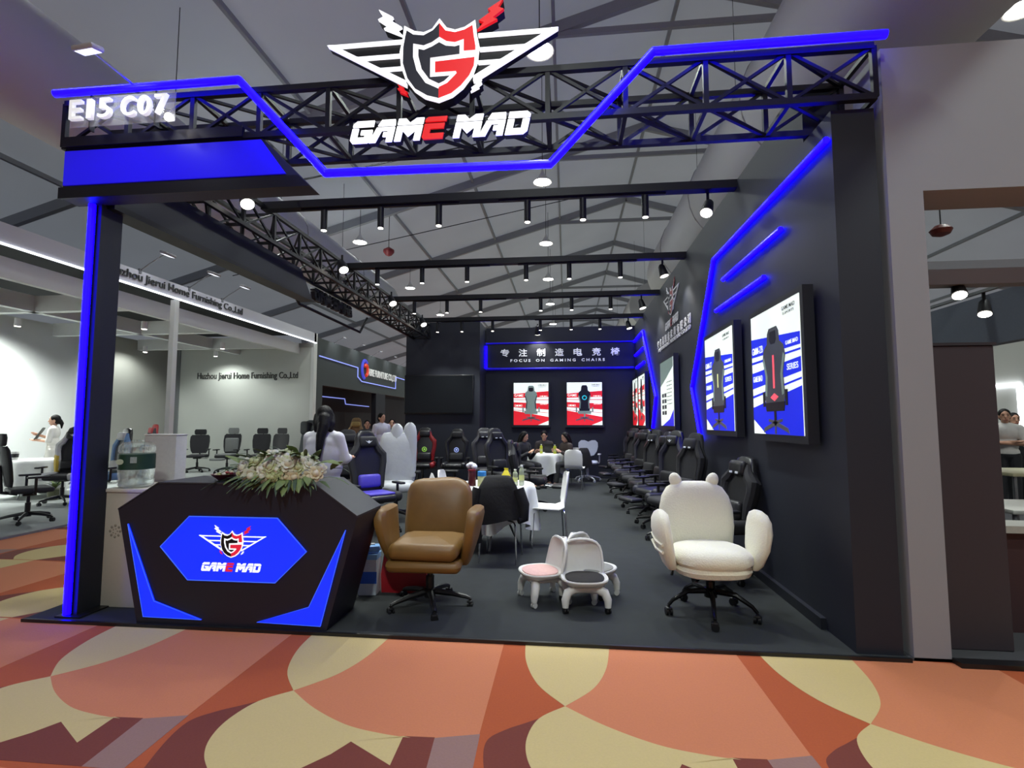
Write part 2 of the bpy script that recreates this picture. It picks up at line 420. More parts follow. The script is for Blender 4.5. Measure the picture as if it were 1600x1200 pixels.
led_run('wall_neon_tube', 'upper of the two short slanting blue light tubes above the largest poster', [(X,4.44,3.13),(X,6.05,3.15)])
led_run('wall_neon_tube', 'lower of the two short slanting blue light tubes above the largest poster', [(X,4.84,2.83),(X,6.36,2.85)])
led_run('wall_neon_tube', 'bent blue light tube far down the right wall near the red posters', [(X,13.85,3.66),(X,12.28,3.66),(X,10.66,2.02),(X,11.12,1.39)], r=.03)
led_run('wall_neon_tube', 'upper short blue light tube above the narrow red posters by the back corner', [(X,12.33,3.26),(X,13.7,3.26)], r=.03)
led_run('wall_neon_tube', 'lower short blue light tube above the narrow red posters by the back corner', [(X,12.18,2.91),(X,13.5,2.91)], r=.03)

# ---- blue sign box over the counter
DIMBLUE = mat('#1c12d8', .28, emit=.62, var=.04, scale=2)
sb = thing('sign_box', 'black sign box with glossy blue slanted panel under the stand number', 'sign', (0, 3.555, 0))
MB().prism([(-3.98,3.69),(-2.32,3.69),(-1.9,3.27),(-3.98,3.27)], -.14, .0).build('housing', BLACK, sb, False)
MB().prism([(-3.97,3.66),(-2.31,3.66),(-2.10,3.38),(-3.97,3.38)], 0, .012).build('blue_panel', DIMBLUE, sb, False)
MB().box(-3.99,-2.45,-.035,.0,3.685,3.765).build('top_ledge', METALBLK, sb, False)
MB().prism([(-4.0,3.36),(-2.0,3.36),(-1.9,3.27),(-4.0,3.27)], 0, .02).build('bottom_ledge', METALBLK, sb, False)
sp = thing('side_sign_box', 'plain black slanted panel along the left side under the truss', 'sign', (-3.86, 0, 0), -PI/2)
# local x -> world -y : outline in (-y, z)
MB().prism([(-3.72,3.66),(-6.72,3.66),(-7.06,3.29),(-3.72,3.27)], -.16, 0).at().build('panel', BLACK, sp, False)
MB().prism([(-3.72,3.30),(-7.06,3.30),(-7.08,3.27),(-3.72,3.25)], -.18, .02).build('bottom_ledge', METALBLK, sp, False)
sn = thing('stand_number', 'white glowing stand number letters E15 C07 on clear plates', 'sign', (-3.36, 3.42, 3.90))
LETW = mat('#eef0f2', .4, emit=.6, var=.02)
for ch, x, w in (('E',-.38,.10), ('1',-.262,.042), ('5',-.135,.105), ('C',.06,.115), ('0',.195,.105), ('7',.33,.10)):
    put('letter', text_mesh('letter', ch, LETW, w, .155, .03, .006), sn, (x,0,0))
MB().box(-.46,.42,.012,.018,-.12,.12).build('clear_plate', mat('#e8eef4', .05, alpha=.18), sn, False)
for x in (-.3, .25): MB().box(x-.006,x+.006,.018,.06,-.14,.14).build('bracket', METALBLK, sn, False)
MB().cyl((.39,0,-.1),(.39,-.02,-.1),.03,n=12).build('bulb', LAMPGLOW, sn)

# ---- the winged shield
def unit(p): x, y = p; return ((x-925)*.00150, (320-(y+.076*(x-925)))*.00150)
SH_OUT = [(925,120),(960,168),(1000,182),(1045,172),(1095,142),(1102,205),(1115,270),(1108,345),(1085,410),(1040,470),(990,508),(925,530)]
SH_OUT = SH_OUT + [(1850-x, y) for x, y in SH_OUT[::-1][1:-1]]
def flat(ps): return [((x-925)*.00150, (320-y)*.00150) for x, y in ps]
BLK_L = [(925,145),(925,212),(890,235),(850,248),(800,235),(800,300),(818,370),(862,435),(925,468),(925,512),(870,495),(812,458),(775,405),(752,330),(753,250),(762,195),(768,168),(800,192),(850,200),(895,178)]
RED_U = [(925,145),(955,185),(1000,197),(1045,188),(1083,168),(1088,215),(1097,270),(1097,290),(1042,290),(1042,232),(1000,244),(960,236),(925,212)]
RED_L = [(925,460),(965,443),(1010,398),(1005,386),(907,386),(907,334),(1093,326),(1090,365),(1068,412),(1030,457),(985,492),(925,512)]
INNER = [(925,240),(957,260),(1000,267),(1022,262),(1022,304),(883,312),(883,408),(975,408),(950,430),(925,441),(878,415),(843,365),(826,300),(826,265),(852,273),(892,258)]
WING = [[(370,202),(742,202),(742,217),(430,217)], [(370,202),(400,202),(765,408),(765,432)], [(505,272),(738,272),(738,287),(530,287)], [(610,336),(742,336),(744,350),(636,350)]]
WPLATE = [(372,203),(742,203),(765,430)]
BOLT = [(625,42),(697,86),(682,100),(740,140),(716,150),(748,186),(652,140),(674,130),(622,92),(648,80)]
def bolt2(): return [(750+(x-685)*.42, 455+(y-114)*.42) for x, y in BOLT]
def mir(ps): return [(1850-x, y) for x, y in ps]
GLETTERS = {
 'G': (1.0, [[(.16,1),(1,1),(1,.74),(0,.74),(0,.86)], [(0,.67),(.30,.67),(.30,.26),(.66,.26),(.66,.38),(.45,.38),(.45,.58),(1,.58),(1,.14),(.86,0),(.14,0),(0,.14)]]),
 'A': (1.05,[[(.30,1),(.95,1),(1.0,.74),(.16,.74)], [(.13,.67),(1.0,.67),(1.0,0),(.70,0),(.70,.24),(.50,.24),(.50,.44),(.70,.44),(.70,.52),(.38,.52),(.20,0),(-.12,0)]]),
 'M': (1.25,[[(0,1),(.36,1),(.6,.80),(.86,1),(1.22,1),(1.22,.74),(0,.74)], [(0,.67),(1.22,.67),(1.22,0),(.92,0),(.92,.46),(.61,.18),(.30,.46),(.30,0),(0,0)]]),
 'E': (1.0, [[(.10,1),(1,1),(1,.78),(0,.78),(0,.90)], [(0,.70),(.95,.70),(.95,.46),(.32,.46),(.32,.26),(1,.26),(1,0),(.10,0),(0,.10)]]),
 'D': (1.0, [[(0,1),(.82,1),(1,.86),(1,.74),(0,.74)], [(0,.67),(.30,.67),(.30,.26),(.68,.26),(.68,.67),(1,.67),(1,.14),(.84,0),(0,0)]])}
def emblem(parent, s, WH, BK, RD, side, d, plate=True):
    """winged shield, s = scale, d = build-up depth of the letters"""
    S = lambda ps: [(x*s, z*s) for x, z in flat(ps)]
    for w, f in ((WING, lambda q: q), (WING, mir)):
        mb = MB()
        for q in w: mb.prism(S(f(q)), -d*.2, d*.45)
        wing = mb.build('wing', WH, parent, False)
        if plate: MB().prism(S(f(WPLATE)), -d, d*.1).build('wing_plate', side, wing, False)
    if plate: MB().prism([(x*1.01, z*1.01) for x, z in S(SH_OUT)], -d, d*.4).build('shield_body', side, parent, False)
    MB().prism(S(SH_OUT), d*.3, d*.7).build('shield', WH, parent, False)
    for nm, q, m in (('shield_half', BLK_L, BK), ('shield_half', RED_U, RD), ('shield_letter_stroke', RED_L, RD), ('shield_centre', INNER, BK)):
        MB().prism(S(q), d*.7, d*.7+.004*max(.5,s)).build(nm, m, parent, False)
    for q, m in ((BOLT, WH), (mir(BOLT), RD), (mir(bolt2()), WH), (bolt2(), RD)):
        bo = MB().prism(S(q), d*.1, d*.5).build('lightning_bolt', m, parent, False)
        if plate: MB().prism(S(q), -d, d*.1).build('bolt_side', side, bo, False)
def wordmark(parent, w, h, z0, WH, RD, side, d, plate=True):
    total = sum(GLETTERS[c][0]+.06 if c != ' ' else .42 for c in 'GAME MAD'); k = w/total; x = -w/2
    for c in 'GAME MAD':
        if c == ' ': x += .42*k; continue
        adv, polys = GLETTERS[c]
        P = [[(x + u*k + (v-.5)*.22*h, z0 + v*h) for u, v in p] for p in polys]
        mb = MB()
        for p in P: mb.prism(p, 0, max(.003, d*.25))
        le = mb.build('letter', RD if c == 'E' else WH, parent, False)
        if plate:
            mb = MB()
            for p in P: mb.prism(p, -d, 0)
            mb.build('letter_side', side, le, False)
        x += (adv+.06)*k
SIGNW = mat('#f4f6fb', .4, emit=1.0, var=.01); SIGNR = mat('#e2121c', .4, emit=.55, var=.03); SIGNK = mat('#23243a', .5, var=.05)
lg = thing('winged_shield_sign', 'glowing winged shield emblem with white and red lightning bolts above the truss', 'sign', (-.885, 3.44, 4.09))
emblem(lg, 1.02, SIGNW, SIGNK, SIGNR, METALBLK, .06)
wm = thing('name_sign', 'glowing white GAME MAD letters with red E on the front truss', 'sign', (-.885, 3.44, 3.60))
wordmark(wm, 1.30, .165, -.085, SIGNW, SIGNR, METALBLK, .05)
wm2 = thing('name_sign', 'dark letter sign seen from behind under the left side truss', 'sign', (-4.05, 8.4, 3.56), -PI/2)
wordmark(wm2, 1.45, .2, -.1, mat('#54555f', .4), mat('#54555f', .4), METALBLK, .06)

# ---- track beams with downlights and flood heads
can = MB().cyl((0,0,-.24),(0,0,0),.038,n=14).mesh('can', METALBLK)
lens = MB().cyl((0,0,-.245),(0,0,-.238),.030,n=14).mesh('lens', LAMPGLOW)
bracket = MB().box(-.02,.02,-.02,.02,0,.02).mesh('bracket', METALBLK, False)
NEAR = ['nearest', 'second nearest', 'third nearest', 'farthest']
def downlight(x, y, z, label):
    t = thing('track_spotlight', label, 'spotlight', (x, y, z), group='cylinder downlights on the booth beams')
    put('can', can, t); put('lens', lens, t); put('bracket', bracket, t)
    light('SPOT', (0,0,-.26), 115, t, (.95,1,.96), .03, 80, (0,0,-1))
    return t
def flood_head(x, y, z, aim, label, e=16, size=1.0, cat='spotlight'):
    """short flood lamp on a yoke, aimed along aim"""
    t = thing('flood_lamp', label, cat, (x, y, z), group='flood lamps of the booth')
    q = Vector(aim).to_track_quat('-Z', 'Y').to_matrix().to_4x4()
    mb = MB(); mb.T = q; mb.lathe([(.03*size,.09*size),(.05*size,.06*size),(.065*size,-.06*size),(.07*size,-.1*size)], n=16); mb.build('housing', METALBLK, t)
    mb = MB(); mb.T = q; mb.lathe([(.062*size,-.106*size),(.055*size,-.10*size)], n=16); mb.build('lens', LAMPGLOW, t)
    MB().bar((0,0,0),(0,0,.16),.03,.012).build('yoke', METALBLK, t, False)
    light('SPOT', tuple(Vector(aim).normalized()*.13*size), e*1.8, t, (1,.99,.93), .05, 100, aim)
    return t
BY = [5.6, 7.95, 10.2, 12.4]
BX = [[-2.82,-2.13,-1.44,-.42,.20,.88], [-3.06,-2.31,-1.57,-.62,.06,.85], [-3.12,-2.43,-1.73,-.5,.12,.89], [-3.19,-2.57,-1.8,-.62,.13,.82]]
for k, y in enumerate(BY):
    t = thing('track_beam', 'black ceiling beam carrying downlights, %s of the four' % NEAR[k], 'beam', (0, y, 4.06))
    MB().box(-3.58, 1.86, -.06, .06, -.045, .045).build('beam', METALBLK, t, False)
    for x0, x1 in ((-3.1,-1.2), (-.75,1.1)): MB().box(x0, x1, -.018, .018, -.065, -.045).build('track', PLASBLK, t, False)
    for j, x in enumerate(BX[k]):
        downlight(x, y, 3.99, 'black cylinder downlight, %s from left on the %s ceiling beam' % (ORD[j], NEAR[k]))
    flood_head(1.56 if k == 0 else 1.50, y+.05, 3.86, (.25,-.1,-1) if k else (-.35,-.5,-1), 'bright flood lamp at the wall end of the %s ceiling beam' % NEAR[k], 22)
for j, y in enumerate((5.05, 7.45, 9.7, 11.9)):
    flood_head(-3.44, y, 3.93, (.55,-.45,-1), 'bright flood lamp on the left side truss, %s from the front' % ORD[j], 20, 1.1)
fh = flood_head(-.75, 13.5, 3.96, (0,.5,-1), 'round bright lamp hanging before the back wall above the slogan sign', 18, 1.2)
MB().bar((0,0,.15),(0,.41,.10),.02,.02).build('wall_arm', METALBLK, fh, False)

# ---- slogan sign on the back wall
sl = thing('slogan_sign', 'blue framed slogan FOCUS ON GAMING CHAIRS on the back wall', 'sign', (-.2, 13.88, 3.31))
LEDDIM = mat('#1a0cc0', .4, emit=.30, var=.03)
MB().cyl((-2.0,-.03,-.33),(-2.0,-.03,.29),.035,n=8).build('light_strip', BLUELED, sl)
MB().cyl((-2.0,-.02,.36),(2.0,-.02,.36),.022,n=8).build('light_strip', LEDDIM, sl)
MB().cyl((-2.0,-.02,-.35),(2.0,-.02,-.35),.035,n=8).build('light_strip', LEDDIM, sl)
MB().box(-1.97,2.0,-.015,.01,-.31,.33).build('back_panel', WALLBLK, sl, False)
SIGNT = mat('#dfe2e6', .5, emit=.45, var=.02)
for i, ch in enumerate('专注制造电竞椅'):
    put('character', text_mesh('character', ch, SIGNT, .235, .21, .02, .016), sl, (-1.47+.497*i, -.016, .09))
letters(text_mesh('lettering', 'F O C U S    O N    G A M I N G    C H A I R S', SIGNT, 2.55, .075, .02, .02), sl, (-.04, -.016, -.125))

# ---- wall logo and company name on the right wall
wl = thing('wall_logo', 'winged shield logo with company name on the dark right wall', 'sign', (1.835, 9.07, 3.62), -PI/2)
WLW = mat('#c9c9cf', .5, emit=.12); WLR = mat('#8a343a', .5, emit=.05)
emblem(wl, .80, WLW, WALLBLK, WLR, BLACK, .02, False)
wordmark(wl, 1.1, .14, -.44, WLW, WLR, BLACK, .02, False)
for i, ch in enumerate('安吉县凯盛家具有限公司'):
    put('character', text_mesh('character', ch, WLW, .16, .15, .012, .012), wl, (-1.3+.26*i, 0, -.58))
letters(text_mesh('lettering', 'ANJI KAISHENG FURNITURE CO.,LTD', WLW, 2.7, .085, .01, .01), wl, (.02, 0, -.71))

# ---- light box posters
PW = mat('#eaf4ec', .4, emit=.80, var=.02); PB = mat('#1226d8', .4, emit=.75, var=.03); PR = mat('#d8202c', .4, emit=.75, var=.03)
PG = mat('#4a4f55', .4, emit=.25, var=.15, scale=12); PK = mat('#1c1f26', .4, emit=.05); PGR = mat('#7d9088', .4, emit=.45, var=.1); PT = mat('#3a4048', .5, emit=.2)
PCY = mat('#30c8d8', .4, emit=.7); PPK = mat('#ff5a6a', .4, emit=.8)
def poster(label, w, h, loc, rz, kind):
    t = thing('light_box_poster', label, 'poster', loc, rz, 'light box posters in the booth')
    MB().box(-w/2-.05, w/2+.05, 0, .078, -.06, h+.05).build('casing', BLACK, t, False)
    MB().box(-w/2, w/2, -.006, 0, 0, h).build('panel', PW, t, False)
    def lay(name, polys, m, k):
        for p in polys: MB().prism([((u-.5)*w, v*h) for u, v in p], .006, .006+.0015*k).build(name, m, t, False)
    def cap(s, u, v, cw, ch, m): letters(text_mesh('lettering', s, m, cw*w, ch*h, .0012, .01), t, ((u-.5)*w, -.010, v*h))
    if kind == 'text':
        lay('photo_print', [[(0,1),(1,1),(1,.86),(.45,.72),(0,.62)]], PGR, 1)
        lay('print_band', [[(.12,0),(1,0),(1,.24),(.7,.10)]], PB, 1)
        rows = []
        for i in range(4):
            for j in range(2): rows.append([(.12+.2*j,.50-.09*i),(.28+.2*j,.50-.09*i),(.28+.2*j,.44-.09*i),(.12+.2*j,.44-.09*i)])
        lay('photo_print', rows, PT, 1)
        for i in range(7): cap('ergonomic gaming chairs', .73, .66-.055*i, .4, .018, PT)
        return t
    red = kind.startswith('red')
    A = PR if red else PB
    if red:
        bands = [[(0,.74),(1,.80),(1,.66),(0,.64)], [(0,.54),(1,.50),(1,.36),(0,.42)]]
        thin = [[(0,.60),(1,.60),(1,.585),(0,.59)], [(0,.36),(1,.29),(1,.28),(0,.35)]]
        base = [[(0,.34),(1,.19),(1,.10),(.70,0),(0,0)]]
    else:
        bands = [[(0,.81),(1,.73),(1,.64),(0,.65)], [(0,.515),(1,.555),(1,.45),(0,.38)]]
        thin = [[(0,.61),(1,.615),(1,.60),(0,.59)], [(0,.32),(1,.41),(1,.395),(0,.30)]]
        base = [[(0,.22),(1,.35),(1,0),(.28,0),(0,.12)]]
    lay('print_band', bands + thin, A, 1); lay('print_band', base, A, 1)
    cap('GAME MAD', .82, .945, .24, .03, PT); cap('E-SPORTS', .82, .905, .2, .018, PT)
    cap({'blue_a':'GMM-ZB','blue_b':'GMM-ST'}.get(kind, 'GAME'), .15, .70, .26, .06, PW); cap('GAME MAD', .86, .68, .22, .03, PW)
    cap('GAME MAD', .14, .46, .22, .05, PW); cap('SERIES', .86, .50, .2, .045, PW)
    # printed chair
    s = 1.0
    backc = [(.36,.22),(.64,.22),(.66,.30),(.64,.46),(.68,.60),(.66,.68),(.60,.72),(.59,.80),(.56,.84),(.44,.84),(.41,.80),(.40,.72),(.34,.68),(.32,.60),(.36,.46),(.34,.30)]
    if not red: backc = [(.5+(x-.5)*1.28, y) for x, y in backc]
    if red: backc = [(x, .30+(y-.22)*1.02) for x, y in backc]
    cm = {'red_a': PGR, 'red_b': PK, 'red_c': PK, 'red_d': PK}.get(kind, PG)
    lay('chair_print', [backc], cm, 3)
    y0 = .30 if red else .22
    k_ = 1.0 if red else 1.28; dz = .08 if red else 0
    wingp = [[(.5+sx*(.155)*k_,.62+dz),(.5+sx*.175*k_,.60+dz),(.5+sx*.135*k_,.46+dz),(.5+sx*.15*k_,.31+dz),(.5+sx*.12*k_,.30+dz),(.5+sx*.105*k_,.46+dz)] for sx in (-1,1)]
    lay('chair_print', wingp, PGR if cm is not PGR else PT, 4)
    lay('chair_print', [[(.44,.81+dz*.9),(.56,.81+dz*.9),(.57,.74+dz),(.54,.71+dz),(.46,.71+dz),(.43,.74+dz)]], PK, 4)
    lay('chair_print', [[(.30,y0+.03),(.70,y0+.03),(.68,y0-.04),(.32,y0-.04)], [(.48,y0-.04),(.52,y0-.04),(.52,y0-.15),(.48,y0-.15)],
        [(.25,y0+.12),(.29,y0+.12),(.29,y0),(.25,y0)], [(.71,y0+.12),(.75,y0+.12),(.75,y0),(.71,y0)]], PK if cm is PG else PGR, 4)
    lay('chair_print', [[(.48,y0-.12),(.26,y0-.17),(.24,y0-.21),(.27,y0-.20),(.50,y0-.15)], [(.52,y0-.12),(.74,y0-.17),(.76,y0-.21),(.73,y0-.20),(.50,y0-.15)],
        [(.485,y0-.13),(.515,y0-.13),(.515,y0-.215),(.485,y0-.215)], [(.48,y0-.11),(.36,y0-.10),(.36,y0-.12),(.5,y0-.14)], [(.52,y0-.11),(.64,y0-.10),(.64,y0-.12),(.5,y0-.14)]], GREYMET, 4)
    if kind == 'blue_a': lay('chair_print', [[(.485,.62),(.515,.62),(.515,.36),(.485,.36)], [(.42,.29),(.5,.32),(.58,.29),(.5,.26)]], PPK, 5)
    if kind == 'blue_b': lay('chair_print', [[(.49,.58),(.51,.58),(.51,.44),(.49,.44)]], mat('#e8f0a0', .4, emit=.8), 5)
    if kind == 'red_b':
        lay('chair_print', [[(.5+.07*math.cos(a), .64+.055*math.sin(a)) for a in [i*PI/8 for i in range(16)]]], PCY, 5)
        lay('chair_print', [[(.5+.045*math.cos(a), .64+.035*math.sin(a)) for a in [i*PI/8 for i in range(16)]]], PK, 6)
    return t
poster('largest blue and white light box poster of a gaming chair, nearest on the right wall', 1.0, 1.07, (1.74, 4.48, 1.40), -PI/2, 'blue_a')
poster('second blue and white gaming chair light box poster on the right wall', 1.05, 1.11, (1.74, 6.07, 1.41), -PI/2, 'blue_b')
poster('pale light box poster full of text between the two bent blue light tubes', 1.12, 1.14, (1.74, 9.12, 1.44), -PI/2, 'text')
poster('nearer narrow red light box poster at the far end of the right wall', .95, 1.16, (1.74, 12.12, 1.43), -PI/2, 'red_c')
poster('red light box poster in the back right corner of the booth', .85, 1.16, (1.74, 13.25, 1.43), -PI/2, 'red_d')
poster('red light box poster showing a grey gaming chair, left on the back wall', .94, 1.14, (-.95, 13.81, 1.43), 0, 'red_a')
poster('red light box poster of a black chair with cyan ring, right on back wall', .93, 1.14, (.48, 13.80, 1.43), 0, 'red_b')

# ---- wall screen
tv = thing('wall_screen_display', 'large switched off black flat screen on the dark wall at left', 'screen', (-3.28, 12.99, 1.72))
MB().rbox((0,-.03,.5), (1.82,.06,1.02), .012, 2).build('housing', PLASBLK, tv, True, 30)
MB().box(-.89,.89,-.064,-.058,.03,.985).build('screen', mat('#14171a', .14, var=.1), tv, False)

# ---- hall pendant lamps, ducts, cables
shade = MB().lathe([(.02,.30),(.04,.22),(.12,.10),(.21,.02),(.215,0),(.20,.005),(.11,.09)], n=20).mesh('shade', mat('#dcdcd8', .5))
bulb = MB().lathe([(.001,.10),(.10,.09),(.18,.02),(.18,.005),(.001,.0)], n=16).mesh('bulb', mat('#fffdf4', .4, emit=16., var=.01))
cordm = MB().cyl((0,0,.28),(0,0,2.2),.008,n=5).mesh('cord', METALBLK)
PEN_E = {2.6: 240, -2.5: 1300, 3.5: 70, 1.0: 640, 28.0: 800, 34.0: 800, 27.0: 900, 35.0: 300, 9.2: 160, 23.2: 500, 19.1: 450}
PEND = [(-.35,7.1,'partly hidden behind the right wing of the shield'), (-.5,11.2,'nearest above the ceiling beams, just below the blue tube'), (-.58,15.2,'in the middle row, beyond the second beam'),
        (-.65,19.1,'in the middle row, fourth away'), (-.7,23.2,'in the middle row, fifth away'), (-6.15,14.5,'in the left row, beside the red alarm dome'), (-6.25,19.8,'in the left row, above the far end of the left truss'),
        (-6.3,25.0,'in the left row, farthest in view'), (-.3,2.6,'overhead in front of the booth'), (-6.1,9.2,'in the left row above the aisle'), (-6.0,3.5,'in the left row in front of the booth'),
        (6.0,7.0,'in the right row over the grey portal'), (6.0,14.0,'in the right row, farther back'), (5.5,1.0,'in the right row in front of the portal'), (-.3,-2.5,'overhead behind the viewer'), (-.7,28.0,'added to brighten the far roof, middle row, sixth away'), (-.7,34.0,'added to brighten the far roof, middle row, seventh away'), (5.2,27.0,'added to brighten the far roof beyond the back wall, right row'), (-6.4,35.0,'added to brighten the far roof beyond the dark booth, left row')]  # last four lamps are added to brighten the far tent roof
for x, y, w in PEND:
    t = thing('pendant_lamp', 'white cone hall lamp ' + w, 'pendant lamp', (x, y, 6.9), group='hall pendant lamps')
    put('shade', shade, t); put('bulb', bulb, t)
    ln = RZ - SL*abs(x-RX) - 6.9 - .05
    MB().cyl((0,0,.28),(0,0,ln),.008,n=5).build('cord', METALBLK, t)
    light('SPOT', (0,0,-.03), PEN_E.get(y, 300), t, (.92,1,.95), .15, 160, (0,0,-1))
DUCT = mat('#c4c6c6', .75, var=.04, scale=2)
def duct(label, x, z, r, y0, y1):
    t = thing('air_duct', label, 'duct', (x, y0, z), group='round fabric air ducts')
    mb = MB(); n = 28; L = y1-y0
    prof = [(0,.35),(.12,.7),(.3,.9),(.6,1.0)]
    rings = [[(r*f*math.cos(2*PI*i/n), yy, r*f*math.sin(2*PI*i/n)) for i in range(n)] for yy, f in [(0,1.0),(L-1.0,1.0)] + [(L-.6,.97),(L-.25,.82),(L-.06,.55),(L,.2)]]
    mb.loft(rings).build('sleeve', DUCT, t)
    for yy in range(2, int(L)-1, 3):
        MB().tube([(r*1.005*math.cos(a), yy, r*1.005*math.sin(a)) for a in [2*PI*i/24 for i in range(25)]], .012, 5).build('hoop', mat('#9a9b9a', .6), t)
        MB().cyl((0,yy,r*.99),(0,yy,RZ-SL*abs(x-RX)-z),.006,n=4).build('hanger', METALBLK, t)
    return t
duct('huge pale round air duct above the right wall of the booth', 3.35, 5.9, .95, -10, 16)
duct('second pale round air duct beyond the right wall, seen end on', 3.3, 5.9, .9, 19.5, 28)
duct('farthest pale round air duct above the back right corner', 3.3, 5.9, .9, 31, 40)
duct('long pale round air duct over the left aisle behind the side truss', -6.0, 5.45, .62, -10, 16.5)
al = thing('alarm_dome', 'small red dome alarm hanging under the tent roof', 'alarm', (-5.5, 15.2, 6.85))
MB().lathe([(.02,-.16),(.10,-.12),(.17,-.03),(.17,.04),(.08,.10),(.03,.13)], n=14).build('dome', mat('#7a2328', .5), al)
MB().cyl((0,0,.12),(0,0,1.15),.01,n=5).build('cord', METALBLK, al)
for a, b, lab in (((-9.5,13.5,5.7),(1.2,14.6,8.2),'thin dark cable strung up diagonally under the roof'), ((-3.4,5.2,4.1),(-1.2,9.5,7.0),'thin black cable rising from the left truss to the roof')):
    tag(MB().cyl(a, b, .012, n=5).build('cable', METALBLK), lab, 'cable')

# ---- arm lamps lighting signs
def arm_lamp(label, loc, rz, e=10, s=1.0, rise=.34):
    t = thing('arm_lamp', label, 'lamp', loc, rz, 'arm lamps on booth signs')
    MB().tube([(0,0,0),(0,-.2*s,rise*.4*s),(0,-.55*s,rise*s)], .012*s, 6).build('arm', GREYMET, t)
    MB().box(-.03*s,.03*s,-.02,.02,-.06*s,.04*s).build('clamp', GREYMET, t, False)
    mb = MB(); mb.at((0,-.62*s,(rise-.01)*s), rx=.25); mb.rbox((0,0,0), (.30*s,.16*s,.06*s), .02*s, 2); mb.build('head', mat('#a9aaac', .5), t)
    mb = MB(); mb.at((0,-.62*s,(rise-.01)*s), rx=.25); mb.box(-.12*s,.12*s,-.06*s,.06*s,-.034*s,-.03*s); mb.build('lens', mat('#eaf0ff', .4, emit=1.5), t, False)
    light('SPOT', (0,-.60*s,(rise-.06)*s), e, t, (.95,.97,1), .05, 110, (0,.8,-.9))
    return t
arm_lamp('pale arm floodlight above the stand number at the booth corner', (-3.33, 3.50, 4.12), -.1, 10, .62, .06)
for j, y in enumerate((8.7, 9.97, 11.03)):
    arm_lamp('pale arm lamp over the white company fascia, %s from the front' % ORD[j], (-8.0, y, 4.36), PI/2, 7, .9)
for j, y in enumerate((16.9, 18.6, 20.4, 22.2, 24.0)):
    arm_lamp('small arm lamp over the dark booth fascia, %s from the white booth' % ORD[j], (-8.0, y, 4.25), PI/2, 14, .6)
# ================================================================ FURNITURE
_cast = {}
def caster_mesh(m, s=1.0):
    k = (m.name, s)
    if k not in _cast:
        mb = MB()
        for x in (-.016*s, .016*s): mb.cyl((x-.009*s,0,.028*s),(x+.009*s,0,.028*s),.028*s,n=12)
        mb.cyl((0,0,.03*s),(0,0,.075*s),.011*s,n=8); mb.rbox((0,0,.05*s),(.046*s,.05*s,.022*s),.009*s,2)
        _cast[k] = mb.mesh('caster', m)
    return _cast[k]
def swivel_base(t, m, zc=.40, R=.32, rot=.3, cm=None, arch=0., r=.02):
    """five star legs with casters, gas column"""
    cm = cm or PLASBLK
    for k in range(5):
        a = rot + 2*PI*k/5; c, s = math.cos(a), math.sin(a)
        zt = .10 + arch
        pts = [(.03*c,.03*s,zt+.03), (R*.55*c,R*.55*s,zt+.012+arch*.3), (R*.9*c,R*.9*s,.088+arch*.5), (R*c,R*s,.075)]
        leg = MB().tube(pts, r, 8, rs=[r*1.35, r*1.1, r*.85, r*.7]).build('base_leg', m, t)
        put('caster', caster_mesh(cm), leg, (R*c, R*s, 0), a)
    MB().lathe([(.048,.085+arch),(.05,.15+arch),(.034,.155+arch),(.034,zc*.7),(.022,zc*.7),(.022,zc)], n=14).build('gas_column', m, t)
    mb = MB().rbox((0,0,zc),(.20,.16,.04),.012,2).cyl((.08,0,zc-.005),(.27,.02,zc-.02),.008,n=6)
    mb.build('tilt_mechanism', PLASBLK, t)
def arm_rest(t, x, z0, z1, m, y=-.02, pm=None):
    sgn = 1 if x > 0 else -1
    a = MB().tube([(x-.10*sgn, y, z0), (x-.01*sgn, y, z0), (x, y, z0+.04), (x, y, z1-.01)], .018, 8).build('armrest', m, t)
    MB().rbox((x, y-.03, z1), (.085,.26,.03), .014, 2).build('arm_pad', pm or m, a)
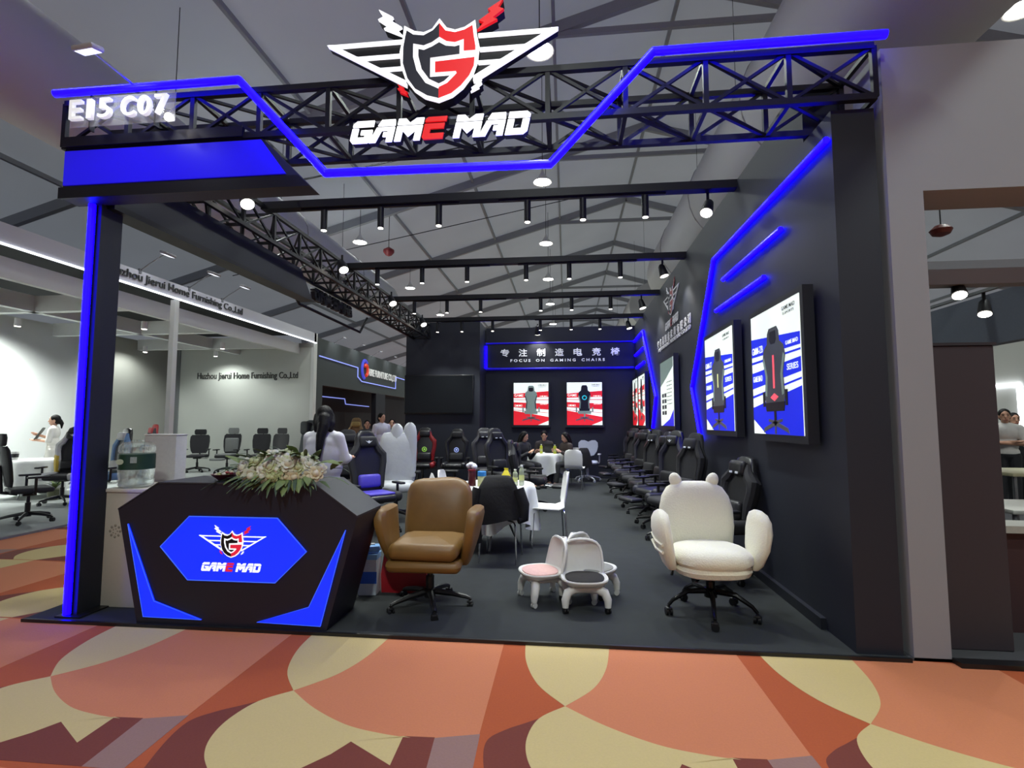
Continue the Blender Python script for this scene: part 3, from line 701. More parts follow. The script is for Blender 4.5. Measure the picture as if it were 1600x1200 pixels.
def gaming_chair(label, loc, rz, main=None, side=None, pillow=None, logo=None, base=None, foot=False, arms=True, H=1.0, group=None, ring=None, recl=.14, rot=.3, marks=None, lumbar=None):
    main = main or LEABLK; side = side or main; pillow = pillow or main; base = base or PLASBLK
    t = thing('gaming_chair', label, 'chair', loc, rz, group)
    swivel_base(t, base, .42, .33, rot)
    # seat with raised side bolsters
    mb = MB().rbox((0,-.01,.485), (.40,.52,.10), .045, 3, .012); mb.build('seat', main, t)
    for s in (-1,1): MB().rbox((s*.225,-.01,.50), (.12,.50,.13), .05, 3).build('seat_bolster', side, t)
    # backrest: lofted racing shell
    prof = [(.50,.19,.05),(.58,.225,.058),(.75,.235,.062),(.92,.265,.062),(1.02,.262,.058),(1.08,.205,.055),(1.15,.165,.05),(1.25,.15,.045),(1.32,.12,.04),(1.345,.06,.03)]
    yb = lambda z: .245 + (z-.5)*recl
    mb = MB().loft([[(x, yb(z)+y, .5+(z-.5)*H) for x, y in sup(w, d, 18, 3.2)] for z, w, d in prof]); mb.build('backrest', main, t)
    for s in (-1,1):
        pts = [(s*(w-.035), yb(z)-.045, .5+(z-.5)*H) for z, w, d in prof[1:8]]
        MB().tube(pts, .04, 8, rs=[.035,.048,.05,.058,.056,.045,.025]).build('back_bolster', side, t)
    mb = MB(); mb.at((0, yb(1.2)-.075, .5+.7*H), rx=-recl); mb.rbox((0,0,0), (.25,.085,.15), .04, 3); hp = mb.build('head_pillow', pillow, t)
    mb = MB(); mb.at((0, yb(.68)-.085, .5+.18*H), rx=-recl); mb.rbox((0,0,0), (.32,.09,.18), .042, 3); mb.build('lumbar_pillow', lumbar or pillow, t)
    if lumbar: MB().rbox((0,-.04,.545), (.36,.40,.03), .014, 2).build('seat_panel', lumbar, t)
    if logo:
        mb = MB(); mb.at((0, yb(1.2)-.120, .5+.7*H), rx=-recl); mb.prism([(-.05,.015),(-.02,.005),(0,.02),(.02,.005),(.05,.015),(.0,-.025)], 0, .003); mb.build('logo_mark', logo, hp, False)
    if marks:
        mb = MB(); mb.at((0, yb(1.2)-.120, .5+.7*H), rx=-recl)
        mb.rbox((-.05,0,-.04),(.05,.008,.022),.003,1); mb.build('strap_buckle', marks, hp)
        mb = MB(); mb.at((0, yb(1.2)-.120, .5+.7*H), rx=-recl); mb.rbox((.05,0,-.04),(.05,.008,.022),.003,1); mb.build('strap_buckle', marks, hp)
    if ring:
        q = [(.05*math.cos(a), yb(.8)-.075, .5+.34*H+.05*math.sin(a)) for a in [2*PI*i/20 for i in range(21)]]
        rg = MB().tube(q, .008, 6).build('glow_ring', ring, t)
        MB().ell((0, yb(.8)-.072, .5+.34*H), (.022,.008,.022)).build('glow_core', ring, rg)
    if arms:
        for s in (-1,1): arm_rest(t, s*.315, .44, .66, PLASBLK)
    if foot:
        MB().rbox((0,-.47,.40), (.34,.20,.06), .03, 3).build('footrest', main, t)
        MB().cyl((-.1,-.24,.42),(-.1,-.40,.40),.009,n=6).cyl((.1,-.24,.42),(.1,-.40,.40),.009,n=6).build('footrest_rail', CHROME, t)
    return t
def office_chair(label, loc, rz, main=None, frame=None, group=None, head=True, rot=.3, cushion=None, foot=False, H=1.0):
    main = main or FABBLK; frame = frame or PLASBLK
    t = thing('office_chair', label, 'chair', loc, rz, group)
    swivel_base(t, frame, .41, .33, rot)
    MB().rbox((0,-.01,.475), (.50,.49,.075), .036, 3, .01).build('seat', main, t)
    yb = lambda z: .235 + .06*math.sin((z-.5)*2.2) + (z-.5)*.08
    prof = [(.54,.17,.018),(.62,.215,.022),(.74,.24,.024),(.90,.255,.024),(1.04,.245,.022),(1.09,.20,.018)]
    MB().loft([[(x, yb(z)+y+abs(x)**2*-.9, .5+(z-.5)*H) for x, y in sup(w, d, 18, 3.5)] for z, w, d in prof]).build('backrest', main, t)
    for s in (-1,1):
        MB().tube([(s*w, yb(z)-w*w*.9, .5+(z-.5)*H) for z, w, d in prof], .014, 6).build('back_frame', frame, t)
    MB().tube([(0,.12,.42),(0,.29,.46),(0,.31,.62),(0,.335,.85)], .024, 8).build('back_stem', frame, t)
    if head:
        mb = MB().loft([[(x, yb(1.15)+y-.01-x*x*1.2, .5+(z-.5)*H) for x, y in sup(w, .03, 14, 3)] for z, w in ((1.095,.13),(1.12,.16),(1.21,.165),(1.26,.14))])
        mb.build('headrest', cushion or main, t)
        MB().tube([(0,yb(1.0)+.02,.5+.48*H),(0,yb(1.15)+.03,.5+.62*H)], .016, 6).build('headrest_stem', frame, t)
    if cushion:
        MB().rbox((0,yb(.8)-.06,.5+.28*H), (.40,.09,.42), .04, 3).build('back_cushion', cushion, t)
        MB().rbox((0,-.02,.53), (.48,.46,.06), .03, 3).build('seat_cushion', cushion, t)
    for s in (-1,1): arm_rest(t, s*.30, .44, .67, frame)
    if foot:
        MB().rbox((0,-.50,.42), (.36,.22,.06), .028, 3).build('footrest', cushion or main, t)
        MB().cyl((-.1,-.22,.43),(-.1,-.44,.42),.009,n=6).cyl((.1,-.22,.43),(.1,-.44,.42),.009,n=6).build('footrest_rail', CHROME, t)
    return t
def shell_chair(label, loc, rz, m=None, group=None):
    """white moulded cafe chair on four chrome legs"""
    m = m or WHITE
    t = thing('cafe_chair', label, 'chair', loc, rz, group)
    path = [(-.22,.455,.19),(-.19,.465,.215),(-.05,.455,.225),(.10,.445,.215),(.165,.47,.205),(.195,.54,.20),(.21,.65,.205),(.225,.77,.20),(.235,.85,.165),(.24,.875,.10)]
    rows = []
    for y, z, w in path: rows.append([(u*w, y - (.035*u*u if z > .5 else 0), z + (.012*u*u if z < .5 else 0)) for u in [-1+.25*i for i in range(9)]])
    n = 9; th = .011; vs = []; fs = []
    for sgn in (0, 1):
        for r_, (y, z, w) in zip(rows, path): vs += [(x, yy + (th if z > .5 else 0)*sgn, zz - (0 if z > .5 else th)*sgn) for x, yy, zz in r_]
    K = len(rows); off = n*K
    for k in range(K-1):
        for i in range(n-1):
            a = k*n+i; fs.append((a,a+1,a+n+1,a+n)); fs.append((a+off+n,a+off+n+1,a+off+1,a+off))
    ring = [i for i in range(n)] + [k*n+n-1 for k in range(1,K)] + [(K-1)*n+i for i in range(n-2,-1,-1)] + [k*n for k in range(K-2,0,-1)]
    for a, b in zip(ring, ring[1:]+ring[:1]): fs.append((b,a,a+off,b+off))
    MB().add(vs, fs).build('shell', m, t, True, 60)
    for sx in (-1,1):
        for sy, y0 in ((-1,-.15),(1,.13)):
            MB().tube([(sx*.10,y0,.44),(sx*.165,y0+sy*.03,.43),(sx*.185,y0+sy*.045,.40),(sx*.20,y0+sy*.07,0)], .010, 6).build('leg', CHROME, t)
    return t

# ---- brown leather swivel armchair at the front
LEA = mat('#80602f', .44, var=.16, scale=9, bump=.25)
t = thing('leather_swivel_chair', 'caramel brown leather swivel armchair beside the reception counter', 'chair', (-1.12, 4.20, .0), .02)
swivel_base(t, PLASBLK, .36, .33, PI/2+.35+PI)
mb = MB().rbox((0,.0,.395), (.60,.56,.10), .05, 3); mb.warp(lambda x,y,z: (x*(1-.12*(y>0)), y, z-.02*math.cos(x*4))); mb.build('seat_base', LEA, t)
mb = MB().rbox((0,-.03,.50), (.56,.52,.13), .06, 4, .03); mb.warp(lambda x,y,z: (x, y-.03*(1-(x/.3)**2), z+.008*math.sin(26*x)*(y<-.1))); mb.build('seat_cushion', LEA, t)
mb = MB(); mb.loft([[(x, .25+(z-.5)*.22+y, z) for x, y in sup(w, d, 24, 3)] for z, w, d in ((.46,.24,.06),(.52,.285,.085),(.62,.295,.10),(.75,.295,.10),(.88,.29,.095),(.94,.268,.08),(.98,.225,.06),(1.0,.16,.035),(1.005,.07,.015))])
mb.warp(lambda x,y,z: (x, y-.012*math.sin(x*9+1)*math.sin(z*11), z+.006*math.sin(x*17)))
mb.build('back_cushion', LEA, t)
MB().rbox((0,.335,.68), (.50,.06,.52), .028, 3).build('back_shell', LEA, t)
for s in (-1,1):
    mb = MB()
    mb.loft([[(s*(.345+ox)+x, cy+y, z) for x, y in sup(hw, hd, 16, 3)] for z, hw, hd, cy, ox in
             ((.36,.035,.08,.0,-.055),(.42,.045,.13,-.01,-.04),(.55,.05,.19,-.02,-.005),(.68,.058,.22,-.02,.02),(.75,.062,.22,-.01,.03),(.79,.055,.20,.0,.03),(.805,.035,.16,.0,.03))])
    mb.build('arm', LEA, t)

# ---- white plush swivel chair with ears
PL = mat('#ebe8d2', .95, var=.06, scale=80, bump=.35, sheen=.4)
t = thing('plush_swivel_chair', 'cream white plush swivel chair with two round bear ears', 'chair', (1.10, 4.22, .02), .07)
swivel_base(t, mat('#0e0e10', .2, .4), .36, .33, PI/2-.25+PI, arch=.05, r=.018)
mb = MB(); mb.loft([[(x, y, z) for x, y in sup(w, d, 24, 2.8)] for z, w, d in ((.315,.22,.20),(.335,.27,.25),(.37,.285,.265),(.40,.275,.255))]); mb.warp(lambda x,y,z:(x,y-.01,z)); mb.build('seat_base', PL, t)
mb = MB(); mb.loft([[(x, y-.02, z) for x, y in sup(w, d, 24, 2.8)] for z, w, d in ((.40,.27,.25),(.425,.29,.27),(.47,.29,.27),(.51,.26,.245),(.53,.20,.19),(.535,.08,.08))]); mb.build('seat_cushion', PL, t)
mb = MB(); mb.loft([[(x, .27+(z-.5)*.16+y, z) for x, y in sup(w, d, 24, 2.6)] for z, w, d in ((.42,.25,.05),(.48,.285,.075),(.62,.305,.085),(.76,.305,.085),(.86,.28,.078),(.93,.235,.065),(.965,.17,.05),(.98,.09,.025))])
mb.build('backrest', PL, t)
for s in (-1,1):
    mb = MB(); mb.at((s*.155,.345,.985), ry=s*.35); mb.ell((0,0,0), (.052,.04,.068), 14, 10); mb.build('ear', PL, t)
    mb = MB()
    mb.loft([[(s*(.345+ox)+x, cy+y, z) for x, y in sup(hw, hd, 18, 2.5)] for z, hw, hd, cy, ox in
             ((.36,.03,.05,-.06,-.035),(.40,.045,.10,-.05,-.02),(.52,.055,.17,-.03,.01),(.64,.06,.185,-.02,.03),(.72,.055,.165,-.02,.035),(.77,.045,.12,-.02,.03),(.795,.02,.06,-.02,.03))])
    mb.build('arm', PL, t)
for s in (-1,):
    for dz in (0,.055): MB().tube([(s*.405,-.18,.56-dz),(s*.425,-.06,.57-dz),(s*.42,.08,.60-dz)], .012, 6).build('arm_fold', PL, t)
MB().tube([(-.16,.10,.33),(-.27,.05,.33),(-.29,.02,.29)], .012, 6).build('tilt_lever', PLASBLK, t)

# ---- children's rolling stools
def kid_stool(label, loc, rz, pad, cm):
    t = thing('child_stool', label, 'stool', loc, rz, 'low rolling stools for children')
    W = mat('#d9d8d2', .4, var=.03)
    mb = MB(); mb.loft([[(x, -.03+y, z) for x, y in sup(w, d, 28, 2.5)] for z, w, d in ((.190,.10,.10),(.20,.15,.145),(.222,.182,.172),(.240,.190,.180),(.249,.186,.176),(.246,.172,.162),(.236,.160,.150),(.232,.05,.05))])
    mb.build('seat_pan', W, t)
    path = [(.215,.13,.150),(.245,.140,.165),(.28,.150,.170),(.34,.165,.168),(.40,.178,.162),(.445,.186,.148),(.475,.190,.122),(.493,.192,.085),(.50,.193,.04)]
    rows = [[(u*w, y-.06*u*u, z) for u in [-1+.2*i for i in range(11)]] for z, y, w in path]
    n = 11; K = len(rows); vs = []; fs = []
    for sg in (0,1): vs += [(x, yy+.02*sg, zz) for r_ in rows for x, yy, zz in r_]
    off = n*K
    for k in range(K-1):
        for i in range(n-1):
            a = k*n+i; fs.append((a,a+1,a+n+1,a+n)); fs.append((a+off+n,a+off+n+1,a+off+1,a+off))
    ringi = list(range(n)) + [k*n+n-1 for k in range(1,K)] + [(K-1)*n+i for i in range(n-2,-1,-1)] + [k*n for k in range(K-2,0,-1)]
    for a, b in zip(ringi, ringi[1:]+ringi[:1]): fs.append((b,a,a+off,b+off))
    MB().add(vs, fs).build('backrest', W, t, True, 60)
    edge_ = [(-w, y-.06+.01, z) for z, y, w in path] + [(w, y-.06+.01, z) for z, y, w in path[::-1]]
    MB().tube(edge_, .012, 6).build('rim', W, t)
    mb = MB(); mb.loft([[(x, -.035+y, z) for x, y in sup(w, d, 24, 2.5)] for z, w, d in ((.232,.150,.140),(.248,.155,.145),(.256,.14,.13),(.258,.07,.07))]); mb.build('seat_pad', pad, t)
    MB().rbox((0,-.01,.185), (.22,.24,.05), .02, 2).build('under_frame', W, t)
    for sx in (-1,1):
        for sy in (-1,1):
            leg = MB().tube([(0,sy*.10,.175),(sx*.09,sy*.11,.175),(sx*.145,sy*.13,.15),(sx*.165,sy*.145,.10),(sx*.165,sy*.15,.045)], .03, 10, rs=[.034,.036,.036,.032,.024]).build('leg', W, t)
            put('caster', caster_mesh(cm, .75), leg, (sx*.165, sy*.15, -.0), .4)
    return t
CLEARW = mat('#c9c9c5', .3)
kid_stool('white rolling child stool with black seat pad, its back to the aisle', (.13, 4.28, .02), .10, mat('#1b1817', .85, bump=.2), PLASBLK)
kid_stool('white rolling child stool with pale pink seat pad, turned sideways', (-.20, 4.42, .02), -1.15, mat('#d3aba6', .9, bump=.2), CLEARW)
kid_stool('third white child stool mostly hidden behind the black padded one', (.20, 4.56, .02), .9, mat('#8c8c86', .9), CLEARW)

# ---- round tables under white cloths
def cloth_table(label_t, label_c, loc, R, z=.74, drop=.5, seed=1):
    rnd = random.Random(seed)
    t = thing('round_table', label_t, 'table', loc)
    MB().lathe([(R-.01,z-.03),(R-.01,z-.006),(R-.03,z-.004),(.01,z-.004)], n=32).build('tabletop', mat('#b9b4a8', .6), t)
    for k in range(3):
        a = .4 + 2*PI*k/3
        MB().tube([(.06*math.cos(a),.06*math.sin(a),z-.03),(.10*math.cos(a),.10*math.sin(a),.4),(R*.62*math.cos(a),R*.62*math.sin(a),.0)], .014, 6).build('leg', GREYMET, t)
    c = thing('tablecloth', label_c, 'tablecloth', (loc[0], loc[1], loc[2]+z))
    n = 72; rings = []
    for rr, zz, amp in ((.02,.002,0),(R*.6,.003,0),(R*.96,.002,0),(R+.005,-.01,.004),(R+.02,-.06,.012),(R+.025,-drop*.35,.03),(R+.03,-drop*.7,.045),(R+.04,-drop,.055)):
        ring = []
        for i in range(n):
            a = 2*PI*i/n
            w = math.sin(a*9+seed)+.5*math.sin(a*14+2*seed)+.4*math.sin(a*5)
            hang = 1.0 + .16*math.cos(4*a+.6)
            ring.append(((rr+amp*w)*math.cos(a), (rr+amp*w)*math.sin(a), zz*(hang if zz < -.1 else 1)))
        rings.append(ring)
    MB().loft(rings, cap=False).build('cloth', CLOTHWH, c, True, 80)
    return t
cloth_table('round table under white cloth behind the brown leather chair', 'white cloth hanging over the near round table', (-.86, 6.25, .02), .46, .74, .46, 2)
cloth_table('round table under white cloth at the back of the booth', 'white cloth over the far round table where people sit', (-.52, 12.45, .02), .45, .74, .48, 5)
cloth_table('table under white cloth in the white booth across the aisle', 'pale cloth hanging over the table beside the woman with tablet', (-10.45, 9.2, .03), .50, .74, .55, 7)

# things on the near table
ZT = .02+.74+.006
def can_thing(name, label, cat, loc, parts):
    t = thing(name, label, cat, loc)
    for nm, prof, m in parts: MB().lathe(prof, n=18).build(nm, m, t)
    return t
can_thing('snack_tin', 'dark red round tin on the near table', 'tin', (-1.10, 5.95, ZT), [('body', [(.001,0),(.044,0),(.046,.01),(.046,.15),(.042,.165),(.001,.167)], mat('#4e1820', .35, var=.25, scale=14)), ('lid', [(.043,.166),(.048,.168),(.048,.186),(.04,.19),(.001,.19)], mat('#6d1a24', .35))])
can_thing('wipes_tub', 'wet wipes tub with blue lid and yellow green label', 'tub', (-.98, 5.92, ZT), [('body', [(.001,0),(.05,0),(.05,.115),(.001,.116)], mat('#cfd29a', .5, var=.35, scale=18)), ('lid', [(.052,.116),(.052,.165),(.046,.17),(.001,.17)], mat('#2f7fc4', .4))])
can_thing('paper_bowl', 'small blue and white bowl beside the yellow bag', 'bowl', (-.83, 5.93, ZT), [('bowl', [(.001,0),(.05,0),(.07,.085),(.074,.10),(.066,.098),(.045,.02),(.001,.018)], mat('#3c55b0', .5, var=.35, scale=30)), ('lid', [(.074,.10),(.072,.112),(.001,.118)], mat('#d9dde2', .5))])
t = thing('snack_bag', 'bright yellow folded snack bag standing on the near table', 'bag', (-.71, 5.88, ZT))
MB().loft([[(-.11,-.05,0),(.09,-.05,0),(.09,.05,0),(-.11,.05,0)],[(-.06,-.045,.08),(.085,-.045,.08),(.085,.045,.08),(-.06,.045,.08)],[(.0,-.006,.19),(.04,-.006,.185),(.04,.006,.185),(.0,.006,.19)]]).build('bag', mat('#e0cf22', .4, var=.1), t, True, 30)
MB().loft([[(.0,-.006,.188),(.04,-.006,.184),(.04,.006,.184),(.0,.006,.188)],[(-.005,-.003,.215),(.045,-.003,.21),(.045,.003,.21),(-.005,.003,.215)]]).build('seal', mat('#c9b81c', .4), t)
def bottle(label, loc, liquid, capc, h=.21, r=.031):
    t = thing('drink_bottle', label, 'bottle', loc)
    MB().lathe([(.001,0),(r*.9,0),(r,.01),(r,h*.55),(r*.93,h*.62),(r,h*.68),(r*.85,h*.78),(r*.42,h*.88),(r*.42,h*.93)], n=16).build('bottle', liquid, t)
    MB().lathe([(r*.5,h*.92),(r*.5,h),(.001,h)], n=12).build('cap', capc, t)
    MB().lathe([(r*1.02,h*.25),(r*1.02,h*.5)], n=16).build('label_band', mat('#c9cf8a', .5), t)
PETB = mat('#c6cfb4', .15, trans=.5, alpha=.8); PETY = mat('#c9d23a', .3, var=.1); CAPW = mat('#e4e6e4', .4)
bottle('tall clear drink bottle with white cap on the near table', (-.53, 6.06, ZT), PETB, CAPW, .235)
bottle('shorter drink bottle between yellow bag and tall bottle', (-.60, 6.00, ZT), PETB, CAPW, .19)
bottle('yellow green drink bottle at left on the far table', (-.60, 12.2, ZT), PETY, CAPW, .22, .035)
bottle('yellow green drink bottle at right on the far table', (-.28, 12.2, ZT), PETY, CAPW, .21, .038)
t = thing('tissue_flower', 'crumpled white tissue sticking up from the dark red tin', 'tissue', (-1.10, 5.97, ZT+.19))
mb = MB()
for k in range(7):
    a = k*.9; mb.ell((.035*math.cos(a)-.01,.02*math.sin(a),.03+.012*(k%3)), (.034,.022,.026), 8, 6)
mb.build('tissue', mat('#e9e9ea', .8, bump=.4), t)
t = thing('paper_sheet', 'white paper packet lying left of the red tin', 'paper', (-1.19, 6.05, ZT)); MB().rbox((0,0,.02),(.13,.09,.036),.012,2).build('packet', CAPW, t)
t = thing('open_laptop', 'dark laptop on the far table before the man', 'laptop', (-.36, 12.60, ZT), PI)
MB().rbox((0,0,.008),(.34,.23,.016),.006,2).build('keyboard_half', PLASBLK, t); mb = MB(); mb.at((0,.115,.012), rx=-.25); mb.rbox((0,0,.11),(.34,.01,.22),.004,2); mb.build('screen_half', PLASBLK, t)

shell_chair('white cafe chair seen from the side at the near table', (-.22, 6.35, .02), -PI/2+.12, WHITE)
shell_chair('white cafe chair under the black jacket, its back to the viewer', (-.72, 5.64, .02), PI-.06, WHITE)
shell_chair('white cafe chair left of the near table, half hidden by the brown chair', (-1.38, 6.45, .02), PI/2, WHITE)
shell_chair('white cafe chair with its back to the viewer at the far table', (.17, 11.75, .02), PI-.15, WHITE)
shell_chair('white cafe chair under the dark haired woman left of the far table', (-1.05, 11.92, .02), .95, WHITE)
shell_chair('white cafe chair the woman in profile sits on', (.06, 12.37, .02), -.95, WHITE)
shell_chair('white cafe chair under the person facing the viewer at the far table', (-.56, 13.02, .02), 0, WHITE)

# ---- jacket over the chair
def drape(label, name, loc, rz, w, top, drop, m, sleeves=True):
    t = thing(name, label, 'jacket', loc, rz)
    n = 24; rings = []
    for z, hw, hd in ((top+.02,w*.42,.03),(top+.0,w*.55,.055),(top-.10,w*.74,.08),(top-.24,w*.9,.10),(top-drop*.75,w*.98,.11),(top-drop,w*1.0,.115)):
        rings.append([(x*(1+.05*math.sin(7*y*20)), y + .012*math.sin(14*x+z*9), z + (.03*math.sin(9*x) if z < top-drop*.9 else 0)) for x, y in sup(hw, hd, n, 2.6)])
    MB().loft(rings).build('body', m, t)
    if sleeves:
        MB().tube([(-w*.75,0,top-.12),(-w*.95,-.03,top-.3),(-w*.86,-.05,top-.52),(-w*.80,-.04,top-drop-.22)], .06, 10, rs=[.07,.07,.06,.05]).build('sleeve', m, t)
        MB().tube([(w*.75,0,top-.12),(w*.98,-.02,top-.28),(w*.99,-.03,top-.42),(w*.8,-.06,top-drop+.02)], .06, 10, rs=[.07,.065,.055,.04]).build('sleeve', m, t)
    return t
JK = mat('#0b0b0d', .85, var=.3, scale=30, bump=.3)
drape('black jacket draped over the white chair at the near table', 'jacket', (-.72, 5.42, .02), 0, .27, .90, .45, JK)
drape('dark jacket hung on the chair right of the far table', 'jacket', (.40, 12.30, .02), .4, .20, .86, .45, JK, False)

# ---- heart backed white office chair
t = thing('heart_back_chair', 'pale office chair with heart shaped back near the back wall', 'chair', (.52, 13.2, .02), -.12)
PALE = mat('#b3bac4', .7); swivel_base(t, mat('#c3c6c8', .35), .42, .32, .3, mat('#c3c6c8', .4))
MB().rbox((0,0,.47),(.50,.48,.07),.034,3,.01).build('seat', PALE, t)
hp = [(0,.98),(.09,1.02),(.18,1.02),(.245,.96),(.25,.86),(.22,.74),(.15,.64),(0,.60)]; hp = hp + [(-x,z) for x,z in hp[::-1][1:-1]]
mb = MB(); mb.at((0,.25,0)); mb.prism(hp, -.03, .03); mb.build('backrest', PALE, t, False)
MB().tube([(0,.1,.44),(0,.28,.48),(0,.30,.75)], .025, 8).build('back_stem', mat('#c3c6c8', .35), t)
for s in (-1,1): arm_rest(t, s*.30, .46, .68, mat('#c3c6c8', .35))

# ---- gaming chairs inside the booth
MARK = mat('#b8bcc2', .5, emit=.15)
PURP = mat('#4a3fb0', .5, bump=.1); REDL = mat('#7d1418', .4, bump=.1); WHL = mat('#c9c9c9', .5, bump=.1); YEL = mat('#c9ab2a', .45); BLUL = mat('#6d93bd', .5); TAN = mat('#8a6f48', .6); DKGR = mat('#2b3336', .7, bump=.1); GRYF = mat('#6f7270', .8, bump=.2)
G1 = 'black gaming chairs along the right wall'
ROW = [(1.42,5.25,'black recliner gaming chair nearest on the right wall, behind the plush chair',.76,True), (1.33,6.75,'black gaming chair second along the right wall, below the long blue tube',1.0,False),
       (1.30,7.65,'black gaming chair third along the right wall',1.02,True), (1.30,8.5,'black gaming chair fourth along the right wall',.98,False), (1.28,9.35,'black gaming chair fifth along the right wall, under the text poster',1.0,True),
       (1.26,10.2,'black gaming chair sixth along the right wall',1.0,False), (1.25,11.1,'black gaming chair seventh along the right wall',.98,True), (1.25,12.0,'black gaming chair eighth along the right wall, under the red posters',1.0,False), (1.34,12.95,'black gaming chair farthest along the right wall, in the back corner',1.0,True)]
for i, (x, y, lab, h, ft) in enumerate(ROW):
    gaming_chair(lab, (x, y, .02), -PI/2+.35+.12*((i*7)%3-1), [LEABLK, FABBLK, LEABLK][i%3], [FABBLK, LEABLK, mat('#232330', .5)][i%3], group=G1, foot=ft, H=h, marks=MARK if i in (0,1,4) else None, logo=MARK if i == 2 else None, rot=.2+.5*i)
gaming_chair('black and purple gaming chair between the woman in white and the white chair', (-2.55, 6.7, .02), .8, LEABLK, FABBLK, FABBLK, logo=MARK, H=1.02, rot=.9, lumbar=PURP)
gaming_chair('charcoal gaming chair just behind the woman in the white blouse', (-3.5, 8.1, .02), .6, FABBLK, FABBLK, H=1.02, rot=.5)
gaming_chair('red and black racing chair with green glowing ring under the wall screen', (-3.32, 11.7, .02), .15, LEABLK, REDL, LEABLK, ring=mat('#86b84a', .4, emit=.8), H=1.02)
gaming_chair('black racing chair with blue white glowing ring under the wall screen', (-2.58, 11.75, .02), .05, LEABLK, LEABLK, FABBLK, ring=mat('#98a8e0', .4, emit=.8), H=.98, foot=True)
gaming_chair('black recliner gaming chair left of the seated dark haired woman', (-1.66, 10.6, .02), .3, mat('#2c2b30', .5, bump=.1), mat('#333238', .5, bump=.1), H=1.02, foot=True, marks=MARK)
gaming_chair('black gaming chair overlapping the recliner in the middle of the booth', (-1.16, 9.7, .02), .75, mat('#242428', .5, bump=.1), mat('#2a2a2e', .5), H=1.03, marks=MARK)
gaming_chair('black armchair with wide armrests facing the far table', (-.62, 8.9, .02), 1.5, LEABLK, FABBLK, H=.80, foot=True)

# ---- tall white chair wrapped in a cover, two lobes on top
t = thing('wrapped_chair', 'tall white covered chair with two rounded lobes on top', 'chair', (-2.62, 7.75, .02), .25)
WRAP = mat('#b9bcbe', .55, var=.06, scale=12, bump=.3)
swivel_base(t, PLASBLK, .42, .33, .5)
MB().rbox((0,-.02,.50),(.54,.54,.14),.06,3,.01).build('seat', WRAP, t)
mb = MB().loft([[(x, .24+(z-.5)*.10+y, z) for x, y in sup(w, d, 22, 3)] for z, w, d in ((.48,.25,.06),(.6,.275,.09),(.9,.29,.10),(1.15,.285,.095),(1.25,.27,.085),(1.31,.23,.07),(1.325,.12,.03))]); mb.build('backrest', WRAP, t)
for x, zt in ((-.02,1.46),(.185,1.48)):
    MB().loft([[(x+a, .28+(z-.5)*.09-.05+b, z) for a, b in sup(w, .07, 16, 2.3)] for z, w in ((.62,.10),(.9,.11),(1.2,.112),(zt-.14,.105),(zt-.06,.085),(zt-.015,.05),(zt,.02))]).build('ear_lobe', WRAP, t)
for s in (-1,1): arm_rest(t, s*.33, .46, .72, PLASBLK)

# ---- the white booth's chairs
office_chair('black office chair at the far left edge, nearest in the white booth', (-7.95, 6.9, .03), 2.6, mat('#26272a', .6, bump=.1), rot=.2, H=1.06)
yc = gaming_chair('black racing chair with white and yellow side wings behind the corner post', (-9.12, 8.5, .03), .35, FABBLK, WHL, LEABLK, base=PLASBLK, H=1.05, logo=MARK)
for s in (-1,1): MB().tube([(s*.205,.205,.56),(s*.215,.225,.70),(s*.225,.245,.84),(s*.235,.255,.90)], .05, 8, rs=[.040,.054,.056,.03]).build('wing_panel', YEL, yc)
office_chair('black leather office chair just behind the woman with tablet', (-11.15, 10.6, .03), .3, LEABLK, H=1.04)
gaming_chair('black racing chair with white and pale blue wings right of the corner post', (-8.32, 8.5, .03), -.4, LEABLK, BLUL, WHL, H=1.02)
gaming_chair('dark red racing chair in the grey recess of the white booth', (-10.72, 11.9, .03), -.5, REDL, FABBLK, REDL, H=1.09)
office_chair('black mesh office chair, leftmost of the row before the company name wall', (-10.95, 14.3, .03), .45, H=1.0)
office_chair('light grey padded office chair with footrest before the company name wall', (-9.93, 14.2, .03), .1, FABBLK, cushion=GRYF, foot=True, H=1.06)
office_chair('black high back office chair, third in the row before the name wall', (-9.1, 14.4, .03), .2, H=1.05)
office_chair('black office chair with flat headrest beside the green padded recliner', (-8.45, 14.2, .03), -.1, LEABLK, H=1.06)
t = thing('padded_recliner', 'dark grey green padded recliner chair with big head pillow', 'chair', (-6.75, 12.3, .0), -.55)
swivel_base(t, PLASBLK, .42, .33, .3)
MB().rbox((0,-.02,.50),(.60,.56,.16),.07,3,.02).build('seat', DKGR, t)
MB().loft([[(x, .25+(z-.5)*.14+y, z) for x, y in sup(w, d, 20, 2.8)] for z, w, d in ((.48,.27,.08),(.7,.31,.10),(1.1,.31,.10),(1.4,.28,.09),(1.53,.20,.06),(1.56,.10,.03))]).build('backrest', DKGR, t)
MB().rbox((-.02,.24,1.36),(.34,.14,.34),.065,3).build('head_pillow', mat('#202628', .7), t)
for s in (-1,1): MB().rbox((s*.36,-.02,.60),(.12,.48,.14),.05,3).build('arm', DKGR, t)
gaming_chair('tan high back chair standing before the farther black booth', (-6.25, 14.6, 0), .2, TAN, TAN, mat('#a08a52', .6), H=1.35, arms=False)
